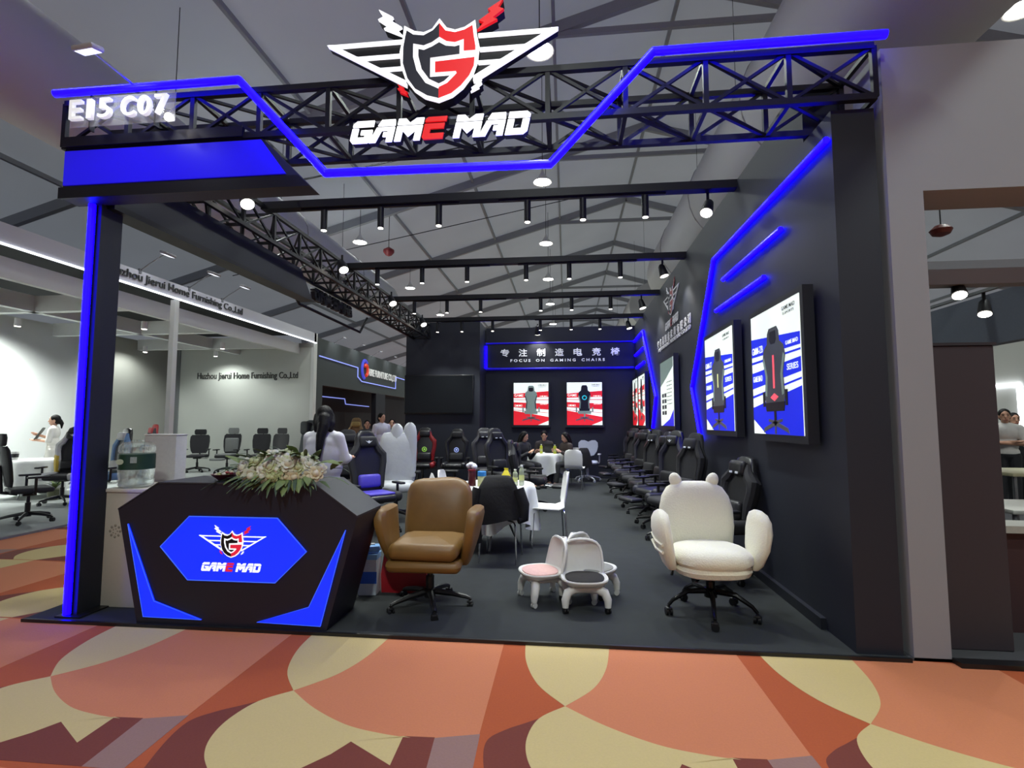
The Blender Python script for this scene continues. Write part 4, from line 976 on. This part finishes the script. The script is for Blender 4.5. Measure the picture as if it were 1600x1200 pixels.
# ================================================================ RECEPTION COUNTER AND WHAT STANDS AROUND IT
ct = thing('reception_counter', 'black faceted reception counter with glowing blue hexagon logo panel', 'counter', (0, 3.60, .02))
COUNTER = mat('#1b1c2a', .5, var=.06, scale=4)
CP = [(-3.06,1.02),(-3.38,.82),(-3.18,0),(-1.71,0),(-1.5,.80),(-1.82,1.02)]
MB().prism(CP, -.47, 0).build('body', COUNTER, ct, False)
top = MB()
for (a, b) in ((CP[1], CP[0]), (CP[0], CP[5]), (CP[5], CP[4])):
    top.add([(a[0],-.005,a[1]+.002),(b[0],-.005,b[1]+.002),(b[0],.475,b[1]+.002),(a[0],.475,a[1]+.002),(a[0],-.005,a[1]+.012),(b[0],-.005,b[1]+.012),(b[0],.475,b[1]+.012),(a[0],.475,a[1]+.012)],
            [(0,1,2,3),(7,6,5,4),(0,4,5,1),(1,5,6,2),(2,6,7,3),(3,7,4,0)])
top.build('top_board', mat('#33343a', .45, var=.05), ct, False)
CBLUE = mat('#0b2cf0', .35, emit=.85, var=.03); CEDGE = mat('#3f6bff', .4, emit=.6)
HEX = [(-3.01,.56),(-2.79,.785),(-2.1,.785),(-1.87,.55),(-2.1,.325),(-2.78,.325)]
hx = MB().prism(HEX, 0, .012).build('hexagon_panel', CBLUE, ct, False)
MB().tube([(x,-.012,z) for x, z in HEX+HEX[:1]], .004, 5).build('panel_edge', CEDGE, hx)
for W in ([(-3.285,.72),(-3.04,.165),(-2.66,.045),(-3.12,.05)], [(-1.58,.71),(-1.84,.165),(-2.23,.045),(-1.75,.035)]):
    wd = MB().prism(W, 0, .012).build('wedge_panel', CBLUE, ct, False)
    MB().tube([(x,-.012,z) for x, z in W+W[:1]], .003, 5).build('panel_edge', CEDGE, wd)
CWH = mat('#f0f4ff', .4, emit=.9); CRD = mat('#d8203c', .4, emit=.7); CBK = mat('#15151c', .4)
cl = bpy.data.objects.new('emblem', None); COL.objects.link(cl); cl.parent = ct; cl.location = (-2.44, -.013, .595)
emblem(cl, .315, CWH, CBK, CRD, CBK, .012, False)
wordmark(cl, .46, .062, -.20, CWH, CRD, CBK, .008, False)

fl = thing('flower_arrangement', 'long arrangement of white and cream flowers on the counter', 'flowers', (-2.14, 3.73, 1.055))
LEAFS = [mat('#56683f', .6, var=.2), mat('#75874d', .6, var=.2), mat('#3f5238', .6, var=.2)]
MB().rbox((0,0,.03),(.44,.10,.04),.018,2).build('tray', mat('#39402f', .8), fl)
rnd = random.Random(11)
def leaf_mesh(m, L, W):
    mb = MB(); pts = [(0,.15),(.25,.8),(.5,1),(.75,.7),(1,.03)]; vs = []
    for t_, w in pts: vs += [(-w*W, -t_*L, .10*L*math.sin(t_*PI)-.12*L*t_*t_), (0, -t_*L, .10*L*math.sin(t_*PI)-.12*L*t_*t_+W*.25), (w*W, -t_*L, .10*L*math.sin(t_*PI)-.12*L*t_*t_)]
    fs = []
    for k in range(4):
        for i in (0,1): fs.append((k*3+i,k*3+i+1,k*3+i+4,k*3+i+3))
    return mb.add(vs, fs).mesh('leaf', m)
leaves = [leaf_mesh(LEAFS[i%3], L, W) for i, (L, W) in enumerate(((.17,.014),(.15,.03),(.20,.012),(.13,.026)))]
def bloom_mesh(m, r):
    mb = MB(); mb.ell((0,0,.45*r), (.45*r,.45*r,.5*r), 10, 6)
    for layer, (k, tilt, s) in enumerate(((5,.35,.75),(6,.85,.95),(7,1.25,1.05))):
        for i in range(k):
            a = 2*PI*i/k + layer*.5
            mb.T = Matrix.Rotation(a,4,'Z') @ Matrix.Rotation(tilt,4,'Y') @ Matrix.Translation((0,0,.55*r*s))
            mb.ell((0,0,0), (.12*r,.42*r*s,.52*r*s), 6, 4)
    mb.T = Matrix.Identity(4)
    return mb.mesh('blossom', m)
blooms = [bloom_mesh(mat(h, .7, var=.06), r) for h, r in (('#d3d3bb',.062),('#bfc696',.05),('#dcdccb',.05),('#d4cbab',.055),('#aab984',.035))]
for i in range(60):
    x = rnd.gauss(0,.155); x = max(-.31, min(.31, x)); th = rnd.uniform(-.25, PI*.72)      # angle round the mound, 0 = facing front
    hgt = .155*math.cos(x*4.0)+.02; y = -.12*math.cos(th)*math.cos(x*3.2); z = .05 + hgt*max(.0, math.sin(th))*.85
    b = put('blossom', blooms[rnd.choice((0,0,1,1,2,2,3,4,4))], fl, (x, y-.02, z))
    b.rotation_euler = (PI/2 - th*.9, x*2.2, rnd.uniform(-.4,.4)); b.scale = [rnd.uniform(.75,1.15)]*3
for i in range(120):
    x = rnd.gauss(0,.20); x = max(-.36, min(.38, x))
    low = rnd.random() < .6
    o = put('leaf', rnd.choice(leaves), fl, (x*.9, -.07 if low else rnd.uniform(-.06,.08), rnd.uniform(.01,.06) if low else .08+.12*rnd.random()*math.cos(x*3.5)))
    o.rotation_euler = (rnd.uniform(.05,.55) if low else rnd.uniform(-.8,.1), rnd.uniform(-.5,.5), x*3.4 + rnd.uniform(-.4,.4)); o.scale = [rnd.uniform(.8,1.35)]*3
bw = thing('candy_bowl', 'shallow dark red bowl of sweets on the counter top', 'bowl', (-2.64, 3.76, 1.052))
MB().lathe([(.03,0),(.045,.004),(.085,.035),(.10,.05),(.092,.05),(.07,.03),(.001,.012)], n=24).build('bowl', mat('#5d2128', .35), bw)
for i in range(16):
    a = i*2.4; r = .017*math.sqrt(i)
    MB().ell((r*math.cos(a),r*math.sin(a),.045+.008*(i%3)), (.018,.012,.011), 8, 5).build('sweet', mat(['#c9c3a4','#b04a4a','#d8d2be','#a9b26a'][i%4], .4), bw)

cab = thing('white_cabinet', 'cream storage cabinet with round vent mark left of the counter', 'cabinet', (-3.56, 4.10, .02))
CREAM = mat('#b9b3a4', .6, var=.04)
MB().rbox((0,0,.455),(.40,.46,.91),.008,2).build('body', CREAM, cab)
MB().rbox((0,0,.925),(.42,.48,.03),.006,2).build('top_board', mat('#c9c5b8', .5), cab)
mb = MB()
for k in range(8): mb.ell((-.09+.045*math.cos(k*PI/4),-.231,.60+.045*math.sin(k*PI/4)), (.012,.002,.012), 6, 4)
for k in range(5): mb.ell((-.09+.02*math.cos(k*PI/2.5),-.231,.60+.02*math.sin(k*PI/2.5)), (.007,.002,.007), 6, 4)
mb.build('vent_mark', mat('#8d8778', .7), cab)
wbx = thing('white_plinth', 'taller white plinth box standing behind the water jug', 'plinth', (-3.77, 4.50, .02))
MB().rbox((0,0,.68),(.32,.14,1.36),.006,2).build('body', mat('#c2c1bd', .6), wbx)
MB().rbox((0,0,1.365),(.33,.15,.012),.004,1).build('top_board', WHITE, wbx)
jg = thing('water_jug', 'big clear water jug with dark green label on the cream cabinet', 'water jug', (-3.60, 3.99, .962))
JUG = mat('#dfe8e2', .04, trans=.8, alpha=.38, var=.04)
MB().lathe([(.001,0),(.10,0),(.125,.02),(.13,.06),(.122,.075),(.13,.09),(.13,.15),(.124,.16),(.13,.17),(.13,.27),(.122,.285),(.13,.30),(.128,.34),(.10,.372),(.045,.378),(.045,.39)], n=28).build('bottle', JUG, jg)
MB().lathe([(.1315,.15),(.1315,.275)], n=28).build('label_band', mat('#20402f', .5, var=.3, scale=18), jg)
mb = MB(); mb.at((-.035,-.128,.215)); mb.prism([(.035*math.cos(a),.022*math.sin(a)) for a in [i*PI/8 for i in range(16)]], 0, .006); mb.build('label_badge', mat('#b9c7b0', .5), jg, False)
mb = MB(); mb.at((.07,-.112,.225), rz=.55); mb.box(-.022,.022,-.004,0,-.02,.03); mb.build('label_print', mat('#93a093', .5, var=.4, scale=120), jg, False)
MB().lathe([(.001,.008),(.118,.008),(.122,.15),(.001,.151)], n=24).build('water', mat('#eef4f0', .03, trans=.9, alpha=.45), jg)

bg_ = thing('red_bag', 'large red shopping bag on the floor behind the brown chair', 'bag', (-1.42, 4.55, .02))
mb = MB().loft([[(-.20,-.10,0),(.20,-.10,0),(.20,.10,0),(-.20,.10,0)],[(-.205,-.11,.16),(.2,-.105,.16),(.205,.11,.16),(-.2,.11,.16)],[(-.19,-.06,.36),(.19,-.055,.35),(.19,.055,.35),(-.19,.06,.36)]]); mb.build('bag_body', mat('#a01420', .5, var=.15, scale=8, bump=.2), bg_, True, 30)
for y in (-.05,.05): MB().tube([(-.08,y,.34),(-.07,y,.42),(.07,y,.42),(.08,y,.34)], .008, 6).build('handle', mat('#7c0f18', .6), bg_)
bx = thing('paper_carton', 'blue and white printed carton on the floor beside the red bag', 'box', (-1.72, 4.42, .02), .1)
MB().rbox((0,0,.17),(.16,.14,.34),.005,1).build('carton', mat('#c3cbd4', .6, var=.04), bx)
MB().box(-.082,.082,-.072,-.07,.10,.20).build('print_band', mat('#2a5cc0', .6), bx, False); MB().box(-.082,.082,-.072,.072,.30,.345).build('flap', mat('#7fb4e0', .5), bx, False)
bx2 = thing('tissue_pack', 'small pale blue pack lying on top of the carton', 'pack', (-1.70, 4.42, .375), .3)
MB().rbox((0,0,.03),(.14,.11,.055),.02,2).build('pack', mat('#6fa6dc', .4, var=.2, scale=25), bx2); MB().rbox((0,0,.06),(.05,.02,.02),.005,1).build('tab', WHITE, bx2)
t = thing('tissue_box', 'white tissue poking up behind the brown leather chair', 'tissue', (-1.62, 6.15, .78)); 
MB().loft([[(-.03,-.01,0),(.03,-.01,0),(.03,.01,0),(-.03,.01,0)],[(-.04,-.012,.05),(.02,-.012,.05),(.02,.012,.05),(-.04,.012,.05)],[(-.02,-.003,.11),(.0,-.003,.10),(.0,.003,.10),(-.02,.003,.11)]]).build('tissue', WHITE, t)
t = thing('side_stand', 'small dark stand holding the tissue behind the brown chair', 'stand', (-1.62, 6.15, .02))
MB().rbox((0,0,.745),(.22,.22,.03),.01,2).build('top_board', BLACK, t); MB().cyl((0,0,.02),(0,0,.74),.025).build('column', METALBLK, t); MB().lathe([(.001,0),(.15,0),(.14,.02),(.001,.025)]).build('base', METALBLK, t)
t = thing('plant_pot', 'green and brown potted plant under the table in the white booth', 'plant', (-9.75, 8.95, .03))
MB().lathe([(.001,0),(.10,0),(.13,.2),(.115,.2),(.001,.18)], n=16).build('pot', mat('#5f6048', .7), t)
for i in range(10):
    o = put('leaf', leaves[i%4], t, (0,0,.2)); o.rotation_euler = (-.7-.05*i, 0, i*.63); o.scale = (1.4,1.4,1.4)
t = thing('paper_cup', 'white cup with dark print on the table beside the woman with tablet', 'cup', (-10.55, 8.85, .78))
MB().lathe([(.001,0),(.05,0),(.065,.16),(.058,.16),(.045,.01)], n=16).build('cup', WHITE, t); MB().lathe([(.0575,.05),(.064,.12)], n=16).build('print_band', PLASBLK, t)

# ---- right neighbour's tables and lamps
def plain_table(label, loc, w, d, h, m):
    t = thing('display_table', label, 'table', loc)
    MB().rbox((0,0,h-.02),(w,d,.04),.012,2).build('tabletop', m, t)
    for sx in (-1,1):
        for sy in (-1,1): MB().cyl((sx*(w/2-.06),sy*(d/2-.06),0),(sx*(w/2-.06),sy*(d/2-.06),h-.04),.02,n=8).build('leg', GREYMET, t)
plain_table('cream table top at the right edge inside the grey portal booth', (5.15, 6.3, .02), 1.0, .7, .95, mat('#c9c6a0', .5))
plain_table('lower white table nearer inside the grey portal booth', (4.3, 5.3, .02), .9, .7, .72, mat('#b9bab4', .5))
t = thing('dark_sofa', 'dark low seat under the white table at the right edge', 'seat', (4.05, 4.75, .02))
MB().rbox((0,0,.25),(1.0,.4,.26),.08,3).build('seat', LEABLK, t); MB().rbox((0,.18,.48),(1.0,.14,.30),.06,3).build('backrest', LEABLK, t)
flood_head(3.62, 5.08, 2.74, (-.3,-.6,-1), 'flood lamp on the grey beam inside the right portal', 18, .9)
flood_head(4.3, 5.7, 2.69, (-.3,-.4,-1), 'lower flood lamp inside the right portal', 18, .9)
MB_ = MB().box(-.02,.02,-.9,.9,0,.03); t = thing('lamp_track', 'grey lamp track running back inside the right portal', 'track', (4.3, 6.0, 2.84)); MB_.build('rail', GREYMET, t, False); MB().cyl((0,.6,.03),(0,.6,.5),.008,n=5).build('hanger', GREYMET, t)
t = thing('alarm_dome', 'small red brown alarm dome under the right portal lintel', 'alarm', (3.45, 5.0, 3.27)); MB().lathe([(.02,-.06),(.07,-.04),(.09,0),(.05,.04),(.02,.05)], n=12).build('dome', mat('#5a2a26', .5), t); MB().cyl((0,0,.04),(0,0,1.70),.006,n=5).build('cord', METALBLK, t)
t = thing('round_clock', 'round wall clock on the white far wall at the right edge', 'clock', (9.48, 12.9, 2.75), -PI/2)
MB().tube([(.2*math.cos(a),-.02,.2*math.sin(a)) for a in [2*PI*i/24 for i in range(25)]], .02, 6).build('rim', PLASBLK, t); mb = MB().prism([(.19*math.cos(2*PI*i/24),.19*math.sin(2*PI*i/24)) for i in range(24)], 0, .01); mb.build('face', WHITE, t, False)
MB().bar((0,-.015,0),(.0,-.015,.13),.01,.01).bar((0,-.015,0),(.08,-.015,.02),.01,.01).build('hands', PLASBLK, t, False)
t = thing('wall_frame', 'glowing white rectangular frame on the far wall in the right booth', 'frame', (9.45, 12.3, 1.2), -PI/2)
for a, b in (((-.5,0,0),(.5,0,0)),((.5,0,0),(.5,0,1.1)),((.5,0,1.1),(-.5,0,1.1)),((-.5,0,1.1),(-.5,0,0))): MB().bar(a, b, .05, .05).build('frame_bar', WHITELED, t, False)
for k, (x, y) in enumerate(((6.8,6.5),(7.2,10.0))):
    t = thing('ceiling_panel_lamp', 'flat square lamp panel above the right booth, ' + ('nearer' if k == 0 else 'farther'), 'lamp', (x, y, 3.3), group='panel lamps of the right booth')
    MB().box(-.3,.3,-.3,.3,0,.04).build('frame', GREYMET, t, False); MB().box(-.27,.27,-.27,.27,-.006,0).build('diffuser', WHITELED, t, False); light('SPOT', (0,0,-.03), 85, t, (1,.98,.92), .25, 160, (0,0,-1))
for k, (x, y) in enumerate(((-11.8,6.6),(-11.6,9.6),(-9.5,13.2),(-10.8,14.7),(-9.2,10.2),(-12.2,13.6))):
    t = thing('ceiling_spotlight', 'white spotlight under the lattice ceiling of the white booth, ' + ['by the bright wall at left', 'above the woman with tablet', 'before the company name wall', 'close to the name wall corner', 'above the racing chairs', 'in the grey recess'][k], 'spotlight', (x, y, 3.68), group='spotlights of the white booth')
    MB().cyl((0,0,-.14),(0,0,.03),.06,n=14).build('can', WHITE, t); MB().cyl((0,0,-.146),(0,0,-.138),.05,n=14).build('lens', LAMPGLOW, t); light('SPOT', (0,0,-.16), (1000,1000,120,120,300,130)[k], t, (.95,1,.98), .06, 140, (-.5 if k in (0,1,5) else 0, .25 if k in (2,3) else 0,-1))

# ================================================================ PEOPLE
def union_mesh(name, mb, m, voxel, smooth=6):
    """melt overlapping shapes into one continuous skin"""
    me = mb.mesh(name, m, True); o = bpy.data.objects.new(name, me); COL.objects.link(o)
    r = o.modifiers.new('r', 'REMESH'); r.mode = 'VOXEL'; r.voxel_size = voxel; r.use_smooth_shade = True
    s = o.modifiers.new('s', 'SMOOTH'); s.iterations = smooth; s.factor = .5
    dg = bpy.context.evaluated_depsgraph_get(); dg.update()
    out = bpy.data.meshes.new_from_object(o.evaluated_get(dg)); bpy.data.objects.remove(o); bpy.data.meshes.remove(me)
    out.name = name; out.materials.clear(); out.materials.append(m); out.shade_smooth()
    return out
def limb(mb, pts, rs, n=12):
    pts = [Vector(p) for p in pts]
    for (a, ra), (b, rb) in zip(zip(pts, rs), zip(pts[1:], rs[1:])):
        mb.cyl(a, b, ra, rb, n)
    for p, r in zip(pts, rs): mb.ell(p, (r,r,r), n, 8)
def hand(mb, wrist, d, side, curl=.35):
    w = Vector(wrist); d = Vector(d).normalized(); a = d.orthogonal()
    a = Vector((0,-1,0)) - d*Vector((0,-1,0)).dot(d)
    if a.length < .2: a = Vector((1,0,0)) - d*d.x
    a.normalize(); nrm = d.cross(a)
    p = w + d*.045
    limb(mb, [w + d*.01, p + a*.015, p + d*.04 + a*.012], [.022,.026,.022]); limb(mb, [w + d*.02 - a*.006, p + d*.04 - a*.018], [.02,.021])
    for k, (off, L) in enumerate(((.028,.062),(.010,.072),(-.009,.067),(-.026,.052))):
        b = p + d*.042 + a*off
        limb(mb, [b, b + d*L*.5 + nrm*side*curl*.012, b + d*L*.9 + nrm*side*curl*.035], [.0098,.0092,.008], 8)
    limb(mb, [w + d*.03 + a*.022, w + d*.06 + a*.045, w + d*.088 + a*.050], [.012,.011,.009], 8)
def person(label, loc, rz, h=1.65, pose='stand', arms=None, top='#d9d9d8', bottom='#1c1d22', hair='short', turn=0., tilt=0., long_sleeve=True, skirt=False, voxel=.013, lean=0., loose=0.):
    """one continuous body; clothes, hair and face are its parts.  Faces local -y."""
    t = thing('person', label, 'person', loc, rz)
    s = h/1.68; body = MB()
    if pose == 'sit':
        hipz = .52; fwd = -.42
        hip = {k: (k*.09, 0, hipz) for k in (-1,1)}; knee = {k: (k*.12, fwd, hipz-.02) for k in (-1,1)}; ank = {k: (k*.12, fwd-.04, .09) for k in (-1,1)}
        base = hipz
    else:
        hip = {k: (k*.085, 0, .90*s) for k in (-1,1)}; knee = {k: (k*.09, -.012, .49*s) for k in (-1,1)}; ank = {k: (k*.09, .012, .085*s) for k in (-1,1)}
        base = .93*s
    up = lambda z, x=0., y=0.: (x, y - lean*(z), base + z)       # along the leaning trunk
    pel, wai, che, nek, hd = up(.0), up(.16*s), up(.36*s), up(.50*s), up(.635*s)
    sh = {k: up(.44*s, k*.165*s) for k in (-1,1)}
    A = arms or {}
    el = {k: A.get(('e',k), (k*.215*s, .03-lean*.2, base+.16*s)) for k in (-1,1)}; wr = {k: A.get(('w',k), (k*.22*s, -.04-lean*.1, base-.07*s)) for k in (-1,1)}
    for k in (-1,1):
        limb(body, [hip[k], knee[k], ank[k]], [.082*s,.056*s,.038*s])
        limb(body, [ank[k], (ank[k][0], ank[k][1]-.05, .05), (ank[k][0]*1.05, ank[k][1]-.16, .03)], [.038,.036,.026])
        limb(body, [sh[k], el[k], wr[k]], [.05*s,.038*s,.027*s])
        hand(body, wr[k], Vector(wr[k])-Vector(el[k]), k)
    for c_, r_ in ((pel,(.15*s,.10*s,.10*s)), (wai,(.125*s,.085*s,.14*s)), (che,(.155*s,.095*s,.16*s)), (up(.44*s),(.17*s,.075*s,.07*s))): body.ell(c_, r_, 16, 12)
    limb(body, [up(.42*s), nek, up(.58*s)], [.06*s,.05*s,.048*s])
    R = Matrix.Translation(hd) @ Matrix.Rotation(turn,4,'Z') @ Matrix.Rotation(tilt,4,'X')
    body.T = R
    body.ell((0,0,.02), (.072*s,.090*s,.098*s), 16, 12); body.ell((0,-.022,-.045), (.056*s,.064*s,.066*s), 14, 10); body.ell((0,-.045,-.088), (.028*s,.026*s,.022*s), 10, 8)
    limb(body, [(0,-.088*s,.012),(0,-.103*s,-.022)], [.009,.014]); limb(body, [(-.022,-.078,-.062),(.022,-.078,-.062)], [.010,.010])
    for k in (-1,1): body.ell((k*.075*s,.008,-.005), (.012,.022,.032), 8, 6)
    body.T = Matrix.Identity(4)
    bo = put('body', union_mesh('body', body, SKIN, voxel*.75, 4), t)
    # face
    for k in (-1,1):
        mb = MB(); mb.T = R; mb.ell((k*.030*s,-.083*s,.012), (.012,.006,.007), 8, 6); mb.build('eye', mat('#1a1412', .3), t)
        mb = MB(); mb.T = R; mb.tube([(k*.014*s,-.090*s,.032),(k*.032*s,-.086*s,.038),(k*.048*s,-.074*s,.032)], .004, 5); mb.build('eyebrow', HAIRBLK, t)
    mb = MB(); mb.T = R; mb.tube([(-.022,-.086*s,-.062),(0,-.092*s,-.060),(.022,-.086*s,-.062)], .005, 6); mb.build('mouth', mat('#9c5550', .5), t)
    # shirt
    TM = mat(top, .8, var=.08, scale=14, bump=.2); g = MB(); e = .020
    for c_, r_ in ((up(.04*s),(.165*s,.115*s,.10*s)), (wai,(.155*s,.112*s,.15*s)), (che,(.175*s,.115*s,.165*s)), (up(.44*s),(.180*s,.088*s,.072*s))): g.ell(c_, r_, 16, 12)
    if loose:
        for z_, rx_, ry_, rz_ in ((.02,.185,.14,.13),(.14,.205,.155,.16),(.28,.205,.15,.17),(.38,.195,.125,.11)): g.ell(up(z_*s), (rx_*s,ry_*s,rz_*s), 18, 12)
    limb(g, [up(.44*s), up(.49*s)], [.072*s,.060*s])
    for k in (-1,1):
        E_ = Vector(el[k]); W_ = Vector(wr[k])
        limb(g, [up(.485*s, k*.045*s), Vector(sh[k])+Vector((0,0,-.012))], [.052*s,.066*s])
        limb(g, [Vector(sh[k])+Vector((0,0,-.002)), E_] + ([E_.lerp(W_,.92)] if long_sleeve else []), [.066*s,.056*s] + ([.044*s] if long_sleeve else []))
    put('shirt', union_mesh('shirt', g, TM, voxel), t)
    # trousers or skirt
    g = MB()
    g.ell(pel, (.162*s,.112*s,.105*s), 16, 10)
    for k in (-1,1): limb(g, [hip[k], knee[k], Vector(ank[k])+Vector((0,0,.03))], [.098*s,.072*s,.06*s])
    if skirt: g.loft([[(x, y, z) for x, y in sup(w, d, 20, 2.2)] for z, w, d in ((base+.02,.16*s,.11*s),(base-.2*s,.19*s,.14*s),(base-.48*s,.20*s,.15*s))])
    put('skirt' if skirt else 'trousers', union_mesh('trousers', g, mat(bottom, .8, var=.1, bump=.1), voxel), t)
    for k in (-1,1):
        g = MB(); g.rbox((ank[k][0], ank[k][1]-.06, .035), (.085,.25,.07), .03, 3); g.build('shoe', mat('#202022', .4), t)
    # hair
    g = MB(); g.T = R
    g.ell((0,.016,.038), (.084*s,.096*s,.094*s), 16, 12); g.ell((0,.05,-.005), (.078*s,.062*s,.085*s), 14, 10)
    if hair == 'long':
        for k in (-1,1): limb(g, [(k*.070,.0,.03),(k*.078,.03,-.06),(k*.066,.045,-.13)], [.028,.03,.024])
        limb(g, [(0,.075,-.02),(.0,.095,-.10),(.02,.11,-.20),(.03,.115,-.32),(.03,.115,-.43)], [.062,.056,.046,.034,.014])
        g.ell((0,.06,-.06), (.082,.05,.09), 12, 8)
    if hair == 'loose':
        for k in (-1,1): limb(g, [(k*.072,-.005,.03),(k*.085,.02,-.08),(k*.09,.02,-.20),(k*.085,.0,-.30)], [.03,.034,.034,.02])
        limb(g, [(0,.07,0),(0,.085,-.15),(0,.08,-.3)], [.07,.07,.05])
    if hair == 'tail':
        limb(g, [(0,.10,-.0),(0,.125,-.06),(0,.12,-.16)], [.032,.034,.016])
    g.T = Matrix.Identity(4)
    put('hair', union_mesh('hair', g, HAIRBLK, voxel*.85, 4), t)
    return t
W1 = {('e',-1):(-.205,-.05,1.12), ('w',-1):(-.12,-.25,1.12), ('e',1):(.205,-.05,1.12), ('w',1):(.12,-.25,1.12)}
person('woman in loose white blouse with long dark hair, back turned, behind the counter', (-2.38, 4.85, .02), PI-.15, 1.63, 'stand', W1, '#d2d2d4', '#17181c', 'long', turn=.55, tilt=.25, voxel=.010, loose=1)
W2 = {('e',-1):(-.20,-.04,1.10), ('w',-1):(-.05,-.24,1.20), ('e',1):(.20,-.04,1.08), ('w',1):(.06,-.25,1.10)}
person('woman in white short sleeved dress holding a dark tablet in the white booth', (-10.85, 9.85, .03), -.95, 1.62, 'stand', W2, '#d3d1c9', '#cfcdc5', 'tail', long_sleeve=False, skirt=True)
t = thing('tablet', 'dark clipboard tablet held by the woman in the white booth', 'tablet', (-11.05, 9.70, 1.22), -.95); mb = MB(); mb.at(rx=-.5); mb.rbox((0,0,.05),(.20,.012,.28),.005,2); mb.build('plate', mat('#3d423e', .5), t); mb = MB(); mb.at(rx=-.5); mb.box(-.03,.03,-.012,-.005,.17,.195); mb.build('clip', GREYMET, t, False)
person('man in white short sleeved shirt standing beyond the wrapped white chair', (-4.44, 12.0, 0), .9, 1.72, 'stand', None, '#c9c8d2', '#20222a', 'short', turn=.2, long_sleeve=False)
person('person in dark clothes half hidden behind the two lobes of the white chair', (-4.32, 13.0-.6, 0), .3, 1.58, 'stand', None, '#26262b', '#1c1d22', 'short')
person('person with dark hair and pale collar left of the man in white shirt', (-5.0, 12.5, 0), .4, 1.55, 'stand', None, '#3a3b41', '#1c1d22', 'short')
S1 = {('e',-1):(-.22,-.10,.66), ('w',-1):(-.12,-.32,.79), ('e',1):(.22,-.10,.66), ('w',1):(.12,-.32,.79)}
person('dark haired woman in black sitting left of the far table', (-1.05, 11.9, .02), .95, 1.66, 'sit', S1, '#26262b', '#1b1b20', 'loose', turn=.1, tilt=.25, lean=.15)
person('person with glasses in dark top sitting behind the far table', (-.56, 13.0, .02), 0, 1.66, 'sit', S1, '#2a2325', '#1b1b20', 'short', tilt=.35, lean=.2)
person('woman in dark brown top in profile at the right of the far table', (.06, 12.35, .02), -.95, 1.60, 'sit', S1, '#3a302c', '#2e2f30', 'loose', tilt=.3, lean=.2)
F1 = {('e',-1):(-.23,-.06,1.12), ('w',-1):(.08,-.17,1.16), ('e',1):(.23,-.06,1.12), ('w',1):(-.08,-.20,1.14)}
person('man in white shirt with folded arms in the booth at the right edge', (7.36, 9.5, .02), -.5, 1.70, 'stand', F1, '#d5d6d2', '#1f2126', 'short', long_sleeve=False)
person('person in dark suit beside the man with folded arms at the right edge', (7.82, 9.9, .02), -.3, 1.64, 'stand', None, '#22252b', '#1f2126', 'short')
